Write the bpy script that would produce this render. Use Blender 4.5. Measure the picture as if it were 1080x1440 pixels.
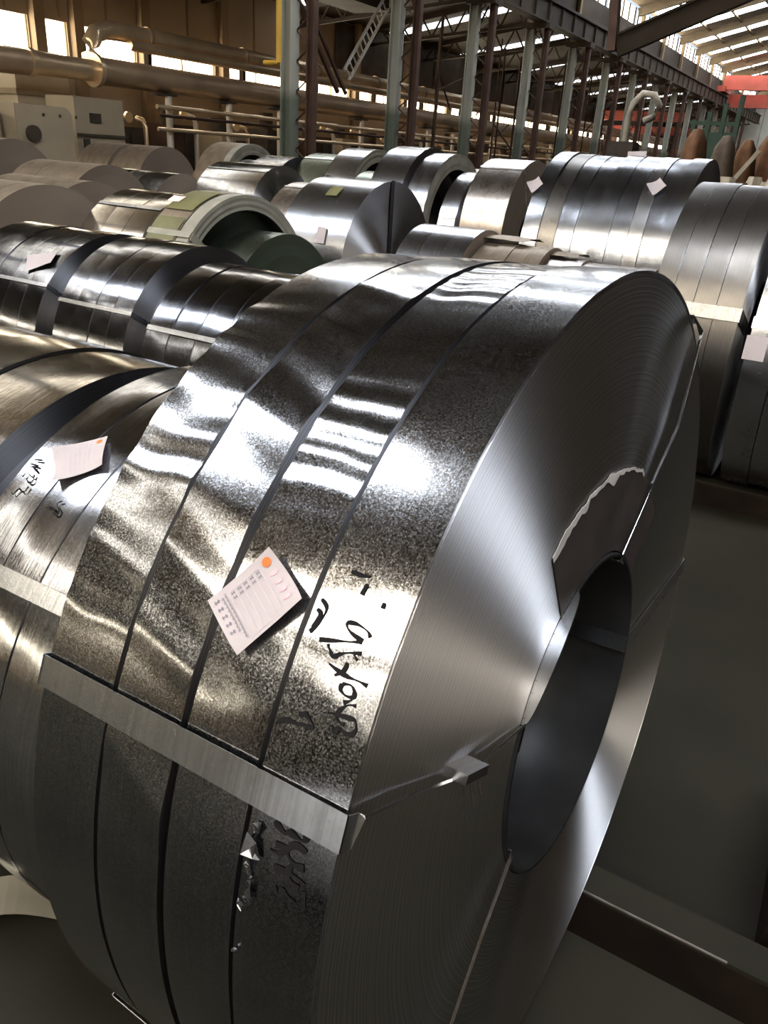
import bpy, math, random
import numpy as np
from mathutils import Matrix, Vector, noise as mnoise

for o in list(bpy.data.objects): bpy.data.objects.remove(o, do_unlink=True)
SC = bpy.context.scene
COL = SC.collection
random.seed(7)
PI = math.pi

# ------------------------------------------------------------------ camera
EYE = 1.62
FPX, CX, CY = 1082.0, 540.0, 720.0
RW = np.array([[0.51719002, -0.33362399, 0.78816846],
               [-0.85383114, -0.26465971, 0.44824951],
               [0.05904964, -0.90479295, -0.42173791]])   # world = RW @ (right, down, forward)
cam_d = bpy.data.cameras.new('camera'); cam = bpy.data.objects.new('camera', cam_d); COL.objects.link(cam)
cam_d.sensor_fit = 'VERTICAL'; cam_d.sensor_height = 24.0; cam_d.lens = FPX / 1440.0 * 24.0
cam_d.clip_start = 0.02; cam_d.clip_end = 400
_r, _u, _b = RW @ np.array([1, 0, 0]), RW @ np.array([0, -1, 0]), RW @ np.array([0, 0, -1])
cam.matrix_world = Matrix(((_r[0], _u[0], _b[0], 0), (_r[1], _u[1], _b[1], 0), (_r[2], _u[2], _b[2], EYE), (0, 0, 0, 1)))
SC.camera = cam

# ------------------------------------------------------------------ sky, exposure
w = bpy.data.worlds.new('sky'); SC.world = w; w.use_nodes = True
w.node_tree.nodes['Background'].inputs[0].default_value = (0.75, 0.85, 1.0, 1)
w.node_tree.nodes['Background'].inputs[1].default_value = 1.0
SC.view_settings.view_transform = 'Standard'
SC.view_settings.look = 'None'
SC.view_settings.gamma = 1.0
SC.view_settings.use_curve_mapping = False
SC.view_settings.exposure = 0.0
ROOF_L, CLER_L, WIN_L, AISLE_L = 21.0, 6.0, 12.0, 2.2    # brightness of daylight in the glazing


def at(px, py, X=None, Y=None, Z=None):
    """world point seen at a pixel of the photograph, at a chosen X, Y or height"""
    d = RW @ np.array([px - CX, py - CY, FPX]); 
    t = X / d[0] if X is not None else Y / d[1] if Y is not None else (Z - EYE) / d[2]
    return Vector((d[0] * t, d[1] * t, d[2] * t + EYE))


def hit(px, py, X, R, base=0.10):
    """(Y, angle in degrees) where a pixel's ray meets a coil lying along Y"""
    d = RW @ np.array([px - CX, py - CY, FPX]); zc = base + R - EYE
    A = d[0] ** 2 + d[2] ** 2; B = -2 * (d[0] * X + d[2] * zc); C = X * X + zc * zc - R * R
    D = max(B * B - 4 * A * C, 0); t = (-B - math.sqrt(D)) / 2 / A; p = d * t
    return p[1], math.degrees(math.atan2(p[2] - zc, p[0] - X))


# ------------------------------------------------------------------ materials
M = {}


class NT:
    def __init__(s, name):
        s.m = bpy.data.materials.new(name); s.m.use_nodes = True; M[name] = s.m
        s.t = s.m.node_tree; s.b = s.t.nodes['Principled BSDF']

    def n(s, typ, **k):
        x = s.t.nodes.new(typ)
        for a, v in k.items():
            if a.startswith('i_'): x.inputs[a[2:]].default_value = v
            else: setattr(x, a, v)
        return x

    def l(s, a, b): s.t.links.new(a, b)

    def math(s, op, a, b=None):
        x = s.t.nodes.new('ShaderNodeMath'); x.operation = op
        for i, v in enumerate((a, b)):
            if v is None: continue
            if isinstance(v, (int, float)): x.inputs[i].default_value = v
            else: s.l(v, x.inputs[i])
        return x.outputs[0]

    def ramp(s, f, stops):
        x = s.t.nodes.new('ShaderNodeValToRGB'); e = x.color_ramp.elements
        while len(e) < len(stops): e.new(0.5)
        for el, (p, c) in zip(e, stops): el.position = p; el.color = (*c, 1) if len(c) == 3 else c
        s.l(f, x.inputs[0]); return x.outputs[0]

    def rng(s, f, a, b, lo=0.0, hi=1.0):
        x = s.t.nodes.new('ShaderNodeMapRange'); s.l(f, x.inputs[0])
        x.inputs[1].default_value = lo; x.inputs[2].default_value = hi; x.inputs[3].default_value = a; x.inputs[4].default_value = b
        return x.outputs[0]


def plain(name, col, rough=0.6, metal=0.0, var=0.15, scale=6.0, bump=0.0, bscale=40.0):
    k = NT(name); k.b.inputs['Roughness'].default_value = rough; k.b.inputs['Metallic'].default_value = metal
    tc = k.n('ShaderNodeTexCoord'); no = k.n('ShaderNodeTexNoise', i_Scale=scale, i_Detail=5.0); k.l(tc.outputs['Object'], no.inputs['Vector'])
    lo = tuple(c * (1 - var) for c in col); hi = tuple(min(1, c * (1 + var)) for c in col)
    k.l(k.ramp(no.outputs[0], [(0.3, lo), (0.7, hi)]), k.b.inputs['Base Color'])
    if bump:
        n2 = k.n('ShaderNodeTexNoise', i_Scale=bscale, i_Detail=4.0); k.l(tc.outputs['Object'], n2.inputs['Vector'])
        bp = k.n('ShaderNodeBump', i_Strength=bump, i_Distance=0.01); k.l(n2.outputs[0], bp.inputs['Height']); k.l(bp.outputs[0], k.b.inputs['Normal'])
    return k.m


def sheet(name, col, rough, spangle=0.5, spscale=260.0, streak=0.35, patch=0.25, bump=0.05, tint=None):
    """rolled galvanised sheet: crystals, streaks along the strip, dull patches"""
    k = NT(name); k.b.inputs['Metallic'].default_value = 1.0
    tc = k.n('ShaderNodeTexCoord'); ob = tc.outputs['Object']
    sp = k.n('ShaderNodeSeparateXYZ'); k.l(ob, sp.inputs[0])
    ang = k.math('ARCTAN2', sp.outputs[2], sp.outputs[0])
    cb = k.n('ShaderNodeCombineXYZ'); k.l(k.math('MULTIPLY', ang, 2.5), cb.inputs[0]); k.l(k.math('MULTIPLY', sp.outputs[1], 160.0), cb.inputs[1])
    st = k.n('ShaderNodeTexNoise', i_Scale=1.0, i_Detail=4.0, i_Roughness=0.6); k.l(cb.outputs[0], st.inputs['Vector'])
    vo = k.n('ShaderNodeTexVoronoi', i_Scale=spscale); k.l(ob, vo.inputs['Vector'])
    vs = k.n('ShaderNodeSeparateColor'); k.l(vo.outputs['Color'], vs.inputs[0])
    pn = k.n('ShaderNodeTexNoise', i_Scale=7.0, i_Detail=6.0, i_Roughness=0.6); k.l(ob, pn.inputs['Vector'])
    fine = k.n('ShaderNodeTexNoise', i_Scale=520.0, i_Detail=3.0); k.l(ob, fine.inputs['Vector'])
    v = k.math('MULTIPLY', k.rng(vs.outputs[0], 1 - spangle * 0.45, 1.0), k.rng(st.outputs[0], 1 - streak * 0.5, 1.0, 0.3, 0.7))
    v = k.math('MULTIPLY', v, k.rng(pn.outputs[0], 1 - patch, 1.0, 0.35, 0.65))
    v = k.math('MULTIPLY', v, k.rng(fine.outputs[0], 1 - spangle * 0.5, 1.0, 0.3, 0.7))
    mx = k.n('ShaderNodeMix', data_type='RGBA', blend_type='MULTIPLY'); mx.inputs[0].default_value = 1.0
    mx.inputs[6].default_value = (*col, 1); k.l(v, mx.inputs[7]); k.l(mx.outputs[2], k.b.inputs['Base Color'])
    r = k.math('ADD', k.rng(vs.outputs[1], rough * (1 - 0.4 * spangle), rough * (1 + 0.6 * spangle)), k.rng(pn.outputs[0], 0.06, -0.03, 0.3, 0.7))
    k.l(r, k.b.inputs['Roughness'])
    bp = k.n('ShaderNodeBump', i_Strength=bump, i_Distance=0.002); k.l(k.math('ADD', vs.outputs[2], st.outputs[0]), bp.inputs['Height']); k.l(bp.outputs[0], k.b.inputs['Normal'])
    return k.m


def coil_face(name, col, rough, aniso=0.9, rot=0.0, contrast=0.5, metal=1.0):
    """edges of the wound layers: fine rings, light smeared across them"""
    k = NT(name); k.b.inputs['Metallic'].default_value = metal
    tc = k.n('ShaderNodeTexCoord'); sp = k.n('ShaderNodeSeparateXYZ'); k.l(tc.outputs['Object'], sp.inputs[0])
    cb = k.n('ShaderNodeCombineXYZ'); k.l(sp.outputs[0], cb.inputs[0]); k.l(sp.outputs[2], cb.inputs[2])
    ln = k.n('ShaderNodeVectorMath', operation='LENGTH'); k.l(cb.outputs[0], ln.inputs[0])
    rad = ln.outputs['Value']
    vals = []
    for sc in (420.0, 1600.0):
        no = k.n('ShaderNodeTexNoise', noise_dimensions='1D', i_Scale=1.0, i_Detail=3.0, i_Roughness=0.7); k.l(k.math('MULTIPLY', rad, sc), no.inputs['W']); vals.append(no.outputs[0])
    s = k.math('MULTIPLY', k.math('ADD', vals[0], vals[1]), 0.5)
    mx = k.n('ShaderNodeMix', data_type='RGBA', blend_type='MULTIPLY'); mx.inputs[0].default_value = 1.0
    mx.inputs[6].default_value = (*col, 1); k.l(k.rng(s, 1 - contrast, 1.0, 0.35, 0.62), mx.inputs[7]); k.l(mx.outputs[2], k.b.inputs['Base Color'])
    k.l(k.rng(s, rough * 1.25, rough * 0.8, 0.35, 0.65), k.b.inputs['Roughness'])
    if aniso:
        tg = k.n('ShaderNodeTangent', direction_type='RADIAL', axis='Y'); k.l(tg.outputs[0], k.b.inputs['Tangent'])
        k.b.inputs['Anisotropic'].default_value = aniso; k.b.inputs['Anisotropic Rotation'].default_value = rot
    return k.m


def light_mat(name, col, strength):
    k = NT(name); k.b.inputs['Base Color'].default_value = (*[c * 0.6 for c in col], 1)
    k.b.inputs['Emission Color'].default_value = (*col, 1); k.b.inputs['Emission Strength'].default_value = strength
    return k.m


sheet('galv', (0.62, 0.63, 0.65), 0.13, spangle=1.0, spscale=700.0, bump=0.02)
sheet('galv_smooth', (0.60, 0.61, 0.64), 0.11, spangle=0.3, spscale=300.0, streak=0.5)
sheet('galv_bright', (0.70, 0.71, 0.74), 0.20, spangle=0.3, spscale=400.0, streak=0.4)
sheet('galv_warm', (0.66, 0.58, 0.52), 0.26, spangle=0.3, spscale=500.0, streak=0.4)
sheet('galv_grey', (0.37, 0.365, 0.36), 0.24, spangle=0.2, spscale=600.0, streak=0.5, patch=0.1)
sheet('brown_grey', (0.18, 0.165, 0.15), 0.30, spangle=0.15, spscale=600.0, streak=0.4, patch=0.1)
sheet('galv_blue', (0.37, 0.385, 0.42), 0.20, spangle=0.2, spscale=600.0, streak=0.5, patch=0.12)
sheet('dark_sheet', (0.25, 0.26, 0.29), 0.10, spangle=0.3, spscale=160.0, streak=0.6)
sheet('bronze_sheet', (0.46, 0.42, 0.36), 0.12, spangle=0.25, spscale=160.0, streak=0.5)
sheet('dull_sheet', (0.38, 0.30, 0.22), 0.50, spangle=0.2, spscale=60.0, streak=0.5)
coil_face('face_bright', (0.85, 0.85, 0.88), 0.40, 1.0, rot=0.25, contrast=0.65)
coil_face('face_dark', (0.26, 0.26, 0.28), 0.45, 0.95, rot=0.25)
coil_face('face_brown', (0.27, 0.215, 0.17), 0.6, 0.4, contrast=0.2, metal=0.5)
coil_face('face_green', (0.035, 0.05, 0.028), 0.6, 0.3, contrast=0.3, metal=0.3)
sheet('green_sheet', (0.24, 0.27, 0.21), 0.28, spangle=0.2, spscale=600.0)
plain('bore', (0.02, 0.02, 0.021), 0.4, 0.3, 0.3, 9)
plain('olive_wrap', (0.10, 0.093, 0.032), 0.55, 0.0, 0.3, 5)
plain('ring_paper', (0.22, 0.205, 0.165), 0.7, 0.0, 0.2, 8)
sheet('strap_steel', (0.72, 0.73, 0.75), 0.22, spangle=0.1, streak=0.6, patch=0.3, bump=0.03)
plain('dark_strap', (0.06, 0.06, 0.065), 0.4, 0.8)
plain('paper', (0.36, 0.315, 0.32), 0.7, 0, 0.05)
plain('paper_pink', (0.80, 0.52, 0.48), 0.7, 0, 0.05)
plain('print_grey', (0.16, 0.14, 0.17), 0.7, 0, 0.1)
plain('print_rule', (0.42, 0.38, 0.40), 0.7, 0, 0.05)
plain('print_pink', (0.75, 0.33, 0.36), 0.7, 0, 0.05)
plain('logo_red', (0.85, 0.13, 0.02), 0.6, 0, 0.1)
plain('ink', (0.006, 0.005, 0.006), 0.8, 0, 0.2)
plain('ink_faded', (0.16, 0.11, 0.12), 0.5, 0, 0.2)
plain('reflector_wrap', (0.80, 0.77, 0.72), 0.7, 0, 0.05)
plain('core_paper', (0.045, 0.036, 0.032), 0.6, 0, 0.25, 14)
plain('core_torn', (0.55, 0.50, 0.47), 0.75, 0, 0.2, 30)
plain('concrete', (0.0155, 0.0138, 0.0092), 0.85, 0, 0.35, 1.4, 0.12, 25)
plain('rail_rust', (0.012, 0.008, 0.006), 0.6, 0.3, 0.35, 9)
plain('rail_glint', (0.50, 0.46, 0.42), 0.35, 0.9, 0.3, 30)
plain('wall_paint', (0.34, 0.26, 0.175), 0.8, 0, 0.12, 0.6)
plain('wall_pier', (0.26, 0.18, 0.105), 0.7, 0, 0.12, 0.6)
plain('end_wall', (0.30, 0.30, 0.27), 0.7, 0, 0.12, 0.5)
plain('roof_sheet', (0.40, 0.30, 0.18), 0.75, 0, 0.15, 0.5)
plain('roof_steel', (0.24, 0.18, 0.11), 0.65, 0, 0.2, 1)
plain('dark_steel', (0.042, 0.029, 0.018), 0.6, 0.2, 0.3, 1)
plain('rust_steel', (0.075, 0.042, 0.03), 0.6, 0.2, 0.3, 2)
plain('pipe_metal', (0.76, 0.57, 0.36), 0.28, 0.6, 0.15, 1.2)
plain('pipe_dull', (0.50, 0.36, 0.23), 0.36, 0.45, 0.15, 1.2)
plain('post_white', (0.62, 0.56, 0.48), 0.45, 0.3, 0.1, 2)
plain('cabinet_grey', (0.36, 0.29, 0.20), 0.5, 0, 0.1, 1.0)
plain('cabinet_pale', (0.55, 0.48, 0.36), 0.5, 0, 0.1, 1.0)
plain('machine_dark', (0.06, 0.047, 0.036), 0.55, 0.2, 0.3, 1.5)
plain('red_paint', (0.34, 0.055, 0.03), 0.5, 0, 0.2, 1)
plain('yellow_paint', (0.62, 0.36, 0.04), 0.5, 0, 0.1, 1)
plain('green_paint', (0.022, 0.055, 0.03), 0.55, 0, 0.2, 1)
plain('tan_paint', (0.42, 0.36, 0.27), 0.6, 0, 0.2, 3)
plain('orange_cloth', (0.17, 0.075, 0.03), 0.85, 0, 0.3, 3)
plain('scrap_brown', (0.13, 0.09, 0.06), 0.8, 0, 0.3, 4)
light_mat('daylight_roof', (0.86, 0.92, 1.0), ROOF_L)
light_mat('daylight_aged', (1.0, 0.92, 0.78), ROOF_L * 1.05)
light_mat('daylight_clerestory', (1.0, 0.93, 0.80), CLER_L)
light_mat('daylight_window', (1.0, 0.88, 0.66), WIN_L)
light_mat('daylight_aisle', (0.95, 0.97, 1.0), AISLE_L)
for q in ('concrete', 'rail_rust', 'bore', 'core_paper', 'ink', 'ink_faded', 'dark_steel', 'machine_dark', 'rust_steel', 'roof_steel'): M[q].node_tree.nodes['Principled BSDF'].inputs['Specular IOR Level'].default_value = 0.15
# column paint: pale above, green wash near the floor
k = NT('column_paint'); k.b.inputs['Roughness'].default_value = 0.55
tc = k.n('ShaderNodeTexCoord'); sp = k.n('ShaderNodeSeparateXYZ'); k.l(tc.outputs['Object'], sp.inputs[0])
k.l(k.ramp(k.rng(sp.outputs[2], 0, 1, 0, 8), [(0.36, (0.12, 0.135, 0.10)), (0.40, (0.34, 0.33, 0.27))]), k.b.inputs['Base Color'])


# ------------------------------------------------------------------ object helpers
def mesh_obj(name, verts, faces, mats, parent=None, smooth=False, mi=None, loc=None):
    me = bpy.data.meshes.new(name); me.from_pydata([tuple(v) for v in verts], [], [tuple(f) for f in faces])
    for m in (mats if isinstance(mats, (list, tuple)) else [mats]): me.materials.append(M[m])
    if mi is not None: me.polygons.foreach_set('material_index', mi)
    if smooth is True: me.polygons.foreach_set('use_smooth', [True] * len(faces))
    elif smooth: me.polygons.foreach_set('use_smooth', smooth)
    me.update()
    o = bpy.data.objects.new(name, me); COL.objects.link(o)
    if parent is not None: o.parent = parent
    if loc is not None: o.location = loc
    return o


def tag(o, label=None, cat=None, group=None, kind=None):
    if label: o['label'] = label
    if cat: o['category'] = cat
    if group: o['group'] = group
    if kind: o['kind'] = kind
    return o


def empty(name, loc, rz=0.0):
    o = bpy.data.objects.new(name, None); COL.objects.link(o); o.location = loc; o.rotation_euler = (0, 0, rz); o.empty_display_size = 0.1
    return o


class MB:
    """collects boxes, bars and tubes for one mesh"""
    def __init__(s): s.v, s.f, s.sm = [], [], []

    def add(s, v, f, smooth=False):
        o = len(s.v); s.v += [tuple(x) for x in v]; s.f += [tuple(i + o for i in q) for q in f]; s.sm += [smooth] * len(f); return s

    def box(s, x0, x1, y0, y1, z0, z1):
        return s.add([(x0, y0, z0), (x1, y0, z0), (x1, y1, z0), (x0, y1, z0), (x0, y0, z1), (x1, y0, z1), (x1, y1, z1), (x0, y1, z1)],
                     [(0, 3, 2, 1), (4, 5, 6, 7), (0, 1, 5, 4), (1, 2, 6, 5), (2, 3, 7, 6), (3, 0, 4, 7)])

    def bar(s, p, q, w, h=None, up=(0, 0, 1)):
        p, q = Vector(p), Vector(q); h = h or w; d = (q - p).normalized(); u = Vector(up)
        if abs(d.dot(u)) > 0.98: u = Vector((1, 0, 0))
        a = d.cross(u).normalized() * (w / 2); b = a.cross(d).normalized() * (h / 2)
        v = [p - a - b, p + a - b, p + a + b, p - a + b, q - a - b, q + a - b, q + a + b, q - a + b]
        return s.add(v, [(3, 2, 1, 0), (4, 5, 6, 7), (0, 1, 5, 4), (1, 2, 6, 5), (2, 3, 7, 6), (3, 0, 4, 7)])

    def tube(s, pts, r, n=12, cap=True):
        pts = [Vector(p) for p in pts]; rs = r if isinstance(r, (list, tuple)) else [r] * len(pts)
        ref = Vector((0, 0, 1)); v = []; f = []
        for i, p in enumerate(pts):
            d = (pts[min(i + 1, len(pts) - 1)] - pts[max(i - 1, 0)]).normalized()
            a = d.cross(ref)
            if a.length < 0.1: a = d.cross(Vector((1, 0, 0)))
            a.normalize(); b = a.cross(d)
            v += [p + (a * math.cos(2 * PI * j / n) + b * math.sin(2 * PI * j / n)) * rs[i] for j in range(n)]
        for i in range(len(pts) - 1):
            f += [(i * n + j, i * n + (j + 1) % n, (i + 1) * n + (j + 1) % n, (i + 1) * n + j) for j in range(n)]
        s.add(v, f, True)
        if cap: s.add(v[:n], [tuple(range(n))[::-1]]); s.add(v[-n:], [tuple(range(n))])
        return s

    def build(s, name, mat, parent=None, loc=None):
        if loc is not None: s.v = [tuple(Vector(x) - Vector(loc)) for x in s.v]
        return mesh_obj(name, s.v, s.f, mat, parent, s.sm, loc=loc)


def ring_mesh(name, R, r, wd, mats, nseg=128, nax=1, disp=None, nface=5, jit=0.0, seed=0, groove=False):
    """one slit coil lying along local Y, centred on its axis; mats = sheet, face, bore"""
    rnd = random.Random(seed); th = [2 * PI * i / nseg for i in range(nseg)]
    ct = [math.cos(t) for t in th]; sn = [math.sin(t) for t in th]
    v, f, mi, sm = [], [], [], []
    dz = disp or (lambda t, y: 0.0)

    def grid(rows, m, smooth, flip=False):
        o = len(v)
        for rw in rows: v.extend(rw)
        for a in range(len(rows) - 1):
            for j in range(nseg):
                q = (o + a * nseg + j, o + a * nseg + (j + 1) % nseg, o + (a + 1) * nseg + (j + 1) % nseg, o + (a + 1) * nseg + j)
                f.append(q[::-1] if flip else q); mi.append(m); sm.append(smooth)
    ys = [-wd / 2 + wd * a / nax for a in range(nax + 1)]
    grid([[((R + dz(th[j], y)) * ct[j], y, (R + dz(th[j], y)) * sn[j]) for j in range(nseg)] for y in ys], 0, True, True)
    for sgn in (-1, 1):
        rows = []; y = sgn * wd / 2
        if groove and sgn < 0:      # outermost laps stand back from the rest of the face
            for q, dy in ((R, 0.0), (R - 0.0015, 0.0), (R - 0.0017, 0.007), (R - 0.0065, 0.007), (R - 0.0067, 0.0), (r + (R - r) * 0.5, 0.0), (r, 0.0)):
                dd = [dz(th[j], y) if q > R - 0.01 else 0 for j in range(nseg)]
                rows.append([((q + dd[j]) * ct[j], y + dy, (q + dd[j]) * sn[j]) for j in range(nseg)])
            grid(rows, 1, False); continue
        for a in range(nface + 1):
            q = R + (r - R) * a / nface; yo = y + (rnd.uniform(-jit, jit) if 0 < a < nface else 0)
            rows.append([((q + (dz(th[j], y) if a == 0 else 0)) * ct[j], yo, (q + (dz(th[j], y) if a == 0 else 0)) * sn[j]) for j in range(nseg)])
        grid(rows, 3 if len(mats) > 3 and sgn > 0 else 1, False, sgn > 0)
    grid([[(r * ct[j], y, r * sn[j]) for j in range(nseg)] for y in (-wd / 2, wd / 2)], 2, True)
    me = bpy.data.meshes.new(name); me.from_pydata(v, [], f)
    for m in mats: me.materials.append(M[m])
    me.polygons.foreach_set('material_index', mi); me.polygons.foreach_set('use_smooth', sm); me.update()
    return me


def cyl_pt(R, s, deg, zc):
    t = math.radians(deg); return Vector((R * math.cos(t), s, zc + R * math.sin(t)))


def strap(parent, R, r, s0, s1, deg, width, mat='strap_steel', t=0.0012, off=0.003, near=None, name='strap'):
    """flat steel band round the wall of a bundle: over the sheet, down both faces, through the bore. near = [(rho, s, deg, width, twist)] replaces the near-face run"""
    path = [(R + off, s0 - off, deg, width, 0)]
    n = max(2, int((s1 - s0) / 0.05))
    path += [(R + off, s0 + (s1 - s0) * i / n, deg, width, 0) for i in range(n + 1)]
    path += [(R + off, s1 + off, deg, width, 0), (r - off, s1 + off, deg, width, 0), (r - off, s0 - off, deg, width, 0)]
    path += near if near else []
    path.append((R + off, s0 - off, deg, width, 0))
    v, f = [], []
    P = [cyl_pt(a, s, d, R) for a, s, d, w_, tw in path]
    for i, (a, s, d, w_, tw) in enumerate(path):
        T = Vector((-math.sin(math.radians(d)), 0, math.cos(math.radians(d))))
        if tw: T = (T * math.cos(tw) + Vector((0, -1, 0)) * math.sin(tw)).normalized()
        D = (P[(i + 1) % len(P)] - P[i - 1]); D = D.normalized() if D.length > 1e-6 else Vector((0, 1, 0))
        N = D.cross(T).normalized() * t
        v += [P[i] - T * w_ / 2, P[i] + T * w_ / 2, P[i] + T * w_ / 2 + N, P[i] - T * w_ / 2 + N]
    for i in range(len(P) - 1):
        for j in range(4): f.append((i * 4 + j, i * 4 + (j + 1) % 4, i * 4 + 4 + (j + 1) % 4, i * 4 + 4 + j))
    return mesh_obj(name, v, f, mat, parent)


def card(parent, corners, zc, R, mat='paper', n=6, lift=0.003, curl=0.004, name='paper_label', seed=1):
    """sheet of paper on the coil: corners (s, deg) in order"""
    def pt(u, w_, l=lift):
        a, b, c, d = corners
        s = (a[0] * (1 - u) + b[0] * u) * (1 - w_) + (d[0] * (1 - u) + c[0] * u) * w_
        g = (a[1] * (1 - u) + b[1] * u) * (1 - w_) + (d[1] * (1 - u) + c[1] * u) * w_
        h = l + curl * (abs(u - 0.5) ** 2 + abs(w_ - 0.5) ** 2) * (1 + 0.6 * math.sin(seed + 5 * u + 3 * w_))
        return cyl_pt(R + h, s, g, zc)
    v = [pt(i / n, j / n) for j in range(n + 1) for i in range(n + 1)]
    f = [(j * (n + 1) + i, j * (n + 1) + i + 1, (j + 1) * (n + 1) + i + 1, (j + 1) * (n + 1) + i) for j in range(n) for i in range(n)]
    m = len(v); v += [pt(i / n, j / n, lift - 0.0004) for j in range(n + 1) for i in range(n + 1)]
    f += [tuple(m + q for q in reversed(x)) for x in f]
    return mesh_obj(name, v, f, mat, parent, True), pt


def ink_strokes(parent, strokes, R, zc, width, mat, name='handwriting', disp=None):
    v, f = [], []
    for k_, st in enumerate(strokes):
        if len(st) < 2: continue
        pts = []
        for i in range(len(st) - 1):
            p0, p1, p2, p3 = st[max(i - 1, 0)], st[i], st[i + 1], st[min(i + 2, len(st) - 1)]
            for q in range(6):
                t = q / 6
                pts.append(tuple(0.5 * (2 * p1[c] + (p2[c] - p0[c]) * t + (2 * p0[c] - 5 * p1[c] + 4 * p2[c] - p3[c]) * t * t + (3 * p1[c] - p0[c] - 3 * p2[c] + p3[c]) * t ** 3) for c in (0, 1)))
        pts.append(st[-1]); o = len(v)
        for i, p in enumerate(pts):
            a, b = pts[max(i - 1, 0)], pts[min(i + 1, len(pts) - 1)]
            ds, dg = b[0] - a[0], math.radians(b[1] - a[1]) * R; L = math.hypot(ds, dg) or 1
            wd = width * (0.75 + 0.4 * math.sin(i * 0.35 + k_))
            for sg in (-1, 1):
                s = p[0] + sg * (-dg / L) * wd / 2; g = p[1] + math.degrees(sg * (ds / L) * wd / 2 / R)
                v.append(cyl_pt(R + 0.0009 + (disp(math.radians(g), s) if disp else 0), s, g, zc))
        for i in range(len(pts) - 1): f.append((o + 2 * i, o + 2 * i + 1, o + 2 * i + 3, o + 2 * i + 2))
    return mesh_obj(name, v, f, mat, parent)


def nz(a, b, c=0.0): return mnoise.noise(Vector((a, b, c)))


# ------------------------------------------------------------------ the building
Y_WALL, Y_COL, Y_RIGHT, X_END, X_BACK = 25.0, 16.0, -8.0, 112.0, -34.0
Z_EAVE, Z_RIDGE, Y_RIDGE = 10.6, 13.7, 4.0
fl = MB(); fl.add([(X_BACK, Y_RIGHT, 0), (X_END, Y_RIGHT, 0), (X_END, Y_WALL, 0), (X_BACK, Y_WALL, 0)], [(0, 1, 2, 3)])
tag(fl.build('floor', 'concrete'), kind='structure')

# left wall with a ribbon of windows between piers
ZS, ZH = 3.86, 4.96
wins = [(0.30, 0.44), (0.455, 0.59), (0.605, 0.752), (0.772, 0.812), (0.835, 0.932), (0.955, 1.100), (1.130, 1.285), (1.315, 1.50), (1.53, 1.70)]
wins = [(a * Y_WALL, b * Y_WALL) for a, b in wins]
x = 1.73 * Y_WALL
while x < 108: wins.append((x, x + 5.3)); x += 6.05
x = 0.28 * Y_WALL
while x > X_BACK + 6: wins.insert(0, (x - 5.3, x)); x -= 6.05
wl = MB(); wl.box(X_BACK, X_END, Y_WALL, Y_WALL + 0.3, 0, ZS); wl.box(X_BACK, X_END, Y_WALL, Y_WALL + 0.3, ZH, 8.6)
edges = [X_BACK] + [e for p in wins for e in p] + [X_END]
for a, b in zip(edges[::2], edges[1::2]): wl.box(a, b, Y_WALL, Y_WALL + 0.3, ZS, ZH)
WALL_L = tag(wl.build('wall_left', 'wall_paint'), kind='structure')
for i, (a, b) in enumerate(wins):
    z1 = ZH; p = MB().box(a, b, Y_WALL + 0.14, Y_WALL + 0.18, ZS, z1).build('window_%d' % (i + 1), 'daylight_window'); tag(p, kind='structure')
    fr = MB(); nm = max(1, int((b - a) / 1.3))
    for q in range(nm + 1):
        xx = a + (b - a) * q / nm; fr.box(xx - 0.03, xx + 0.03, Y_WALL + 0.06, Y_WALL + 0.14, ZS, z1)
    fr.build('window_frame', 'wall_pier', p)
for i, xx in enumerate([0.762, 0.824, 0.943, 1.115, 1.30, 1.515, 1.715]):
    pr = MB().box(xx * Y_WALL - 0.2, xx * Y_WALL + 0.2, Y_WALL - 0.28, Y_WALL, 0, 8.4).build('pilaster', 'wall_pier', WALL_L)
for i in range(20):
    xx = 12 + i * 2.0
    MB().box(xx - 0.04, xx + 0.04, Y_WALL - 0.04, Y_WALL, ZH + 0.1, 8.4).build('panel_joint', 'wall_pier', WALL_L)

for i in range(14):
    xx = 36.0 + 5.2 * i
    MB().box(xx, xx + 5.0, Y_WALL - 0.10, Y_WALL - 0.045, 5.05, 7.3).build('dark_cladding', 'machine_dark', WALL_L)
tag(MB().box(X_END, X_END + 0.3, Y_RIGHT, Y_WALL, 0, 14).build('wall_end', 'end_wall'), kind='structure')
tag(MB().box(X_BACK - 0.3, X_BACK, Y_RIGHT, Y_WALL, 0, 14).build('wall_behind', 'dark_steel'), kind='structure')
tag(MB().box(X_BACK, X_END, Y_RIGHT - 0.3, Y_RIGHT, 0, Z_EAVE + 0.2).build('wall_right', 'dark_steel'), kind='structure')
for i in range(16):
    yy = -7 + i * 2.0
    MB().box(X_END - 0.08, X_END, yy - 0.05, yy + 0.05, 0, 10).build('siding_rib', 'roof_steel', bpy.data.objects['wall_end'])

# roof of the main hall, strips of rooflight across it
def roof_z(y): return Z_EAVE + (Z_RIDGE - Z_EAVE) * (1 - abs(y - Y_RIDGE) / 12.0)


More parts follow.
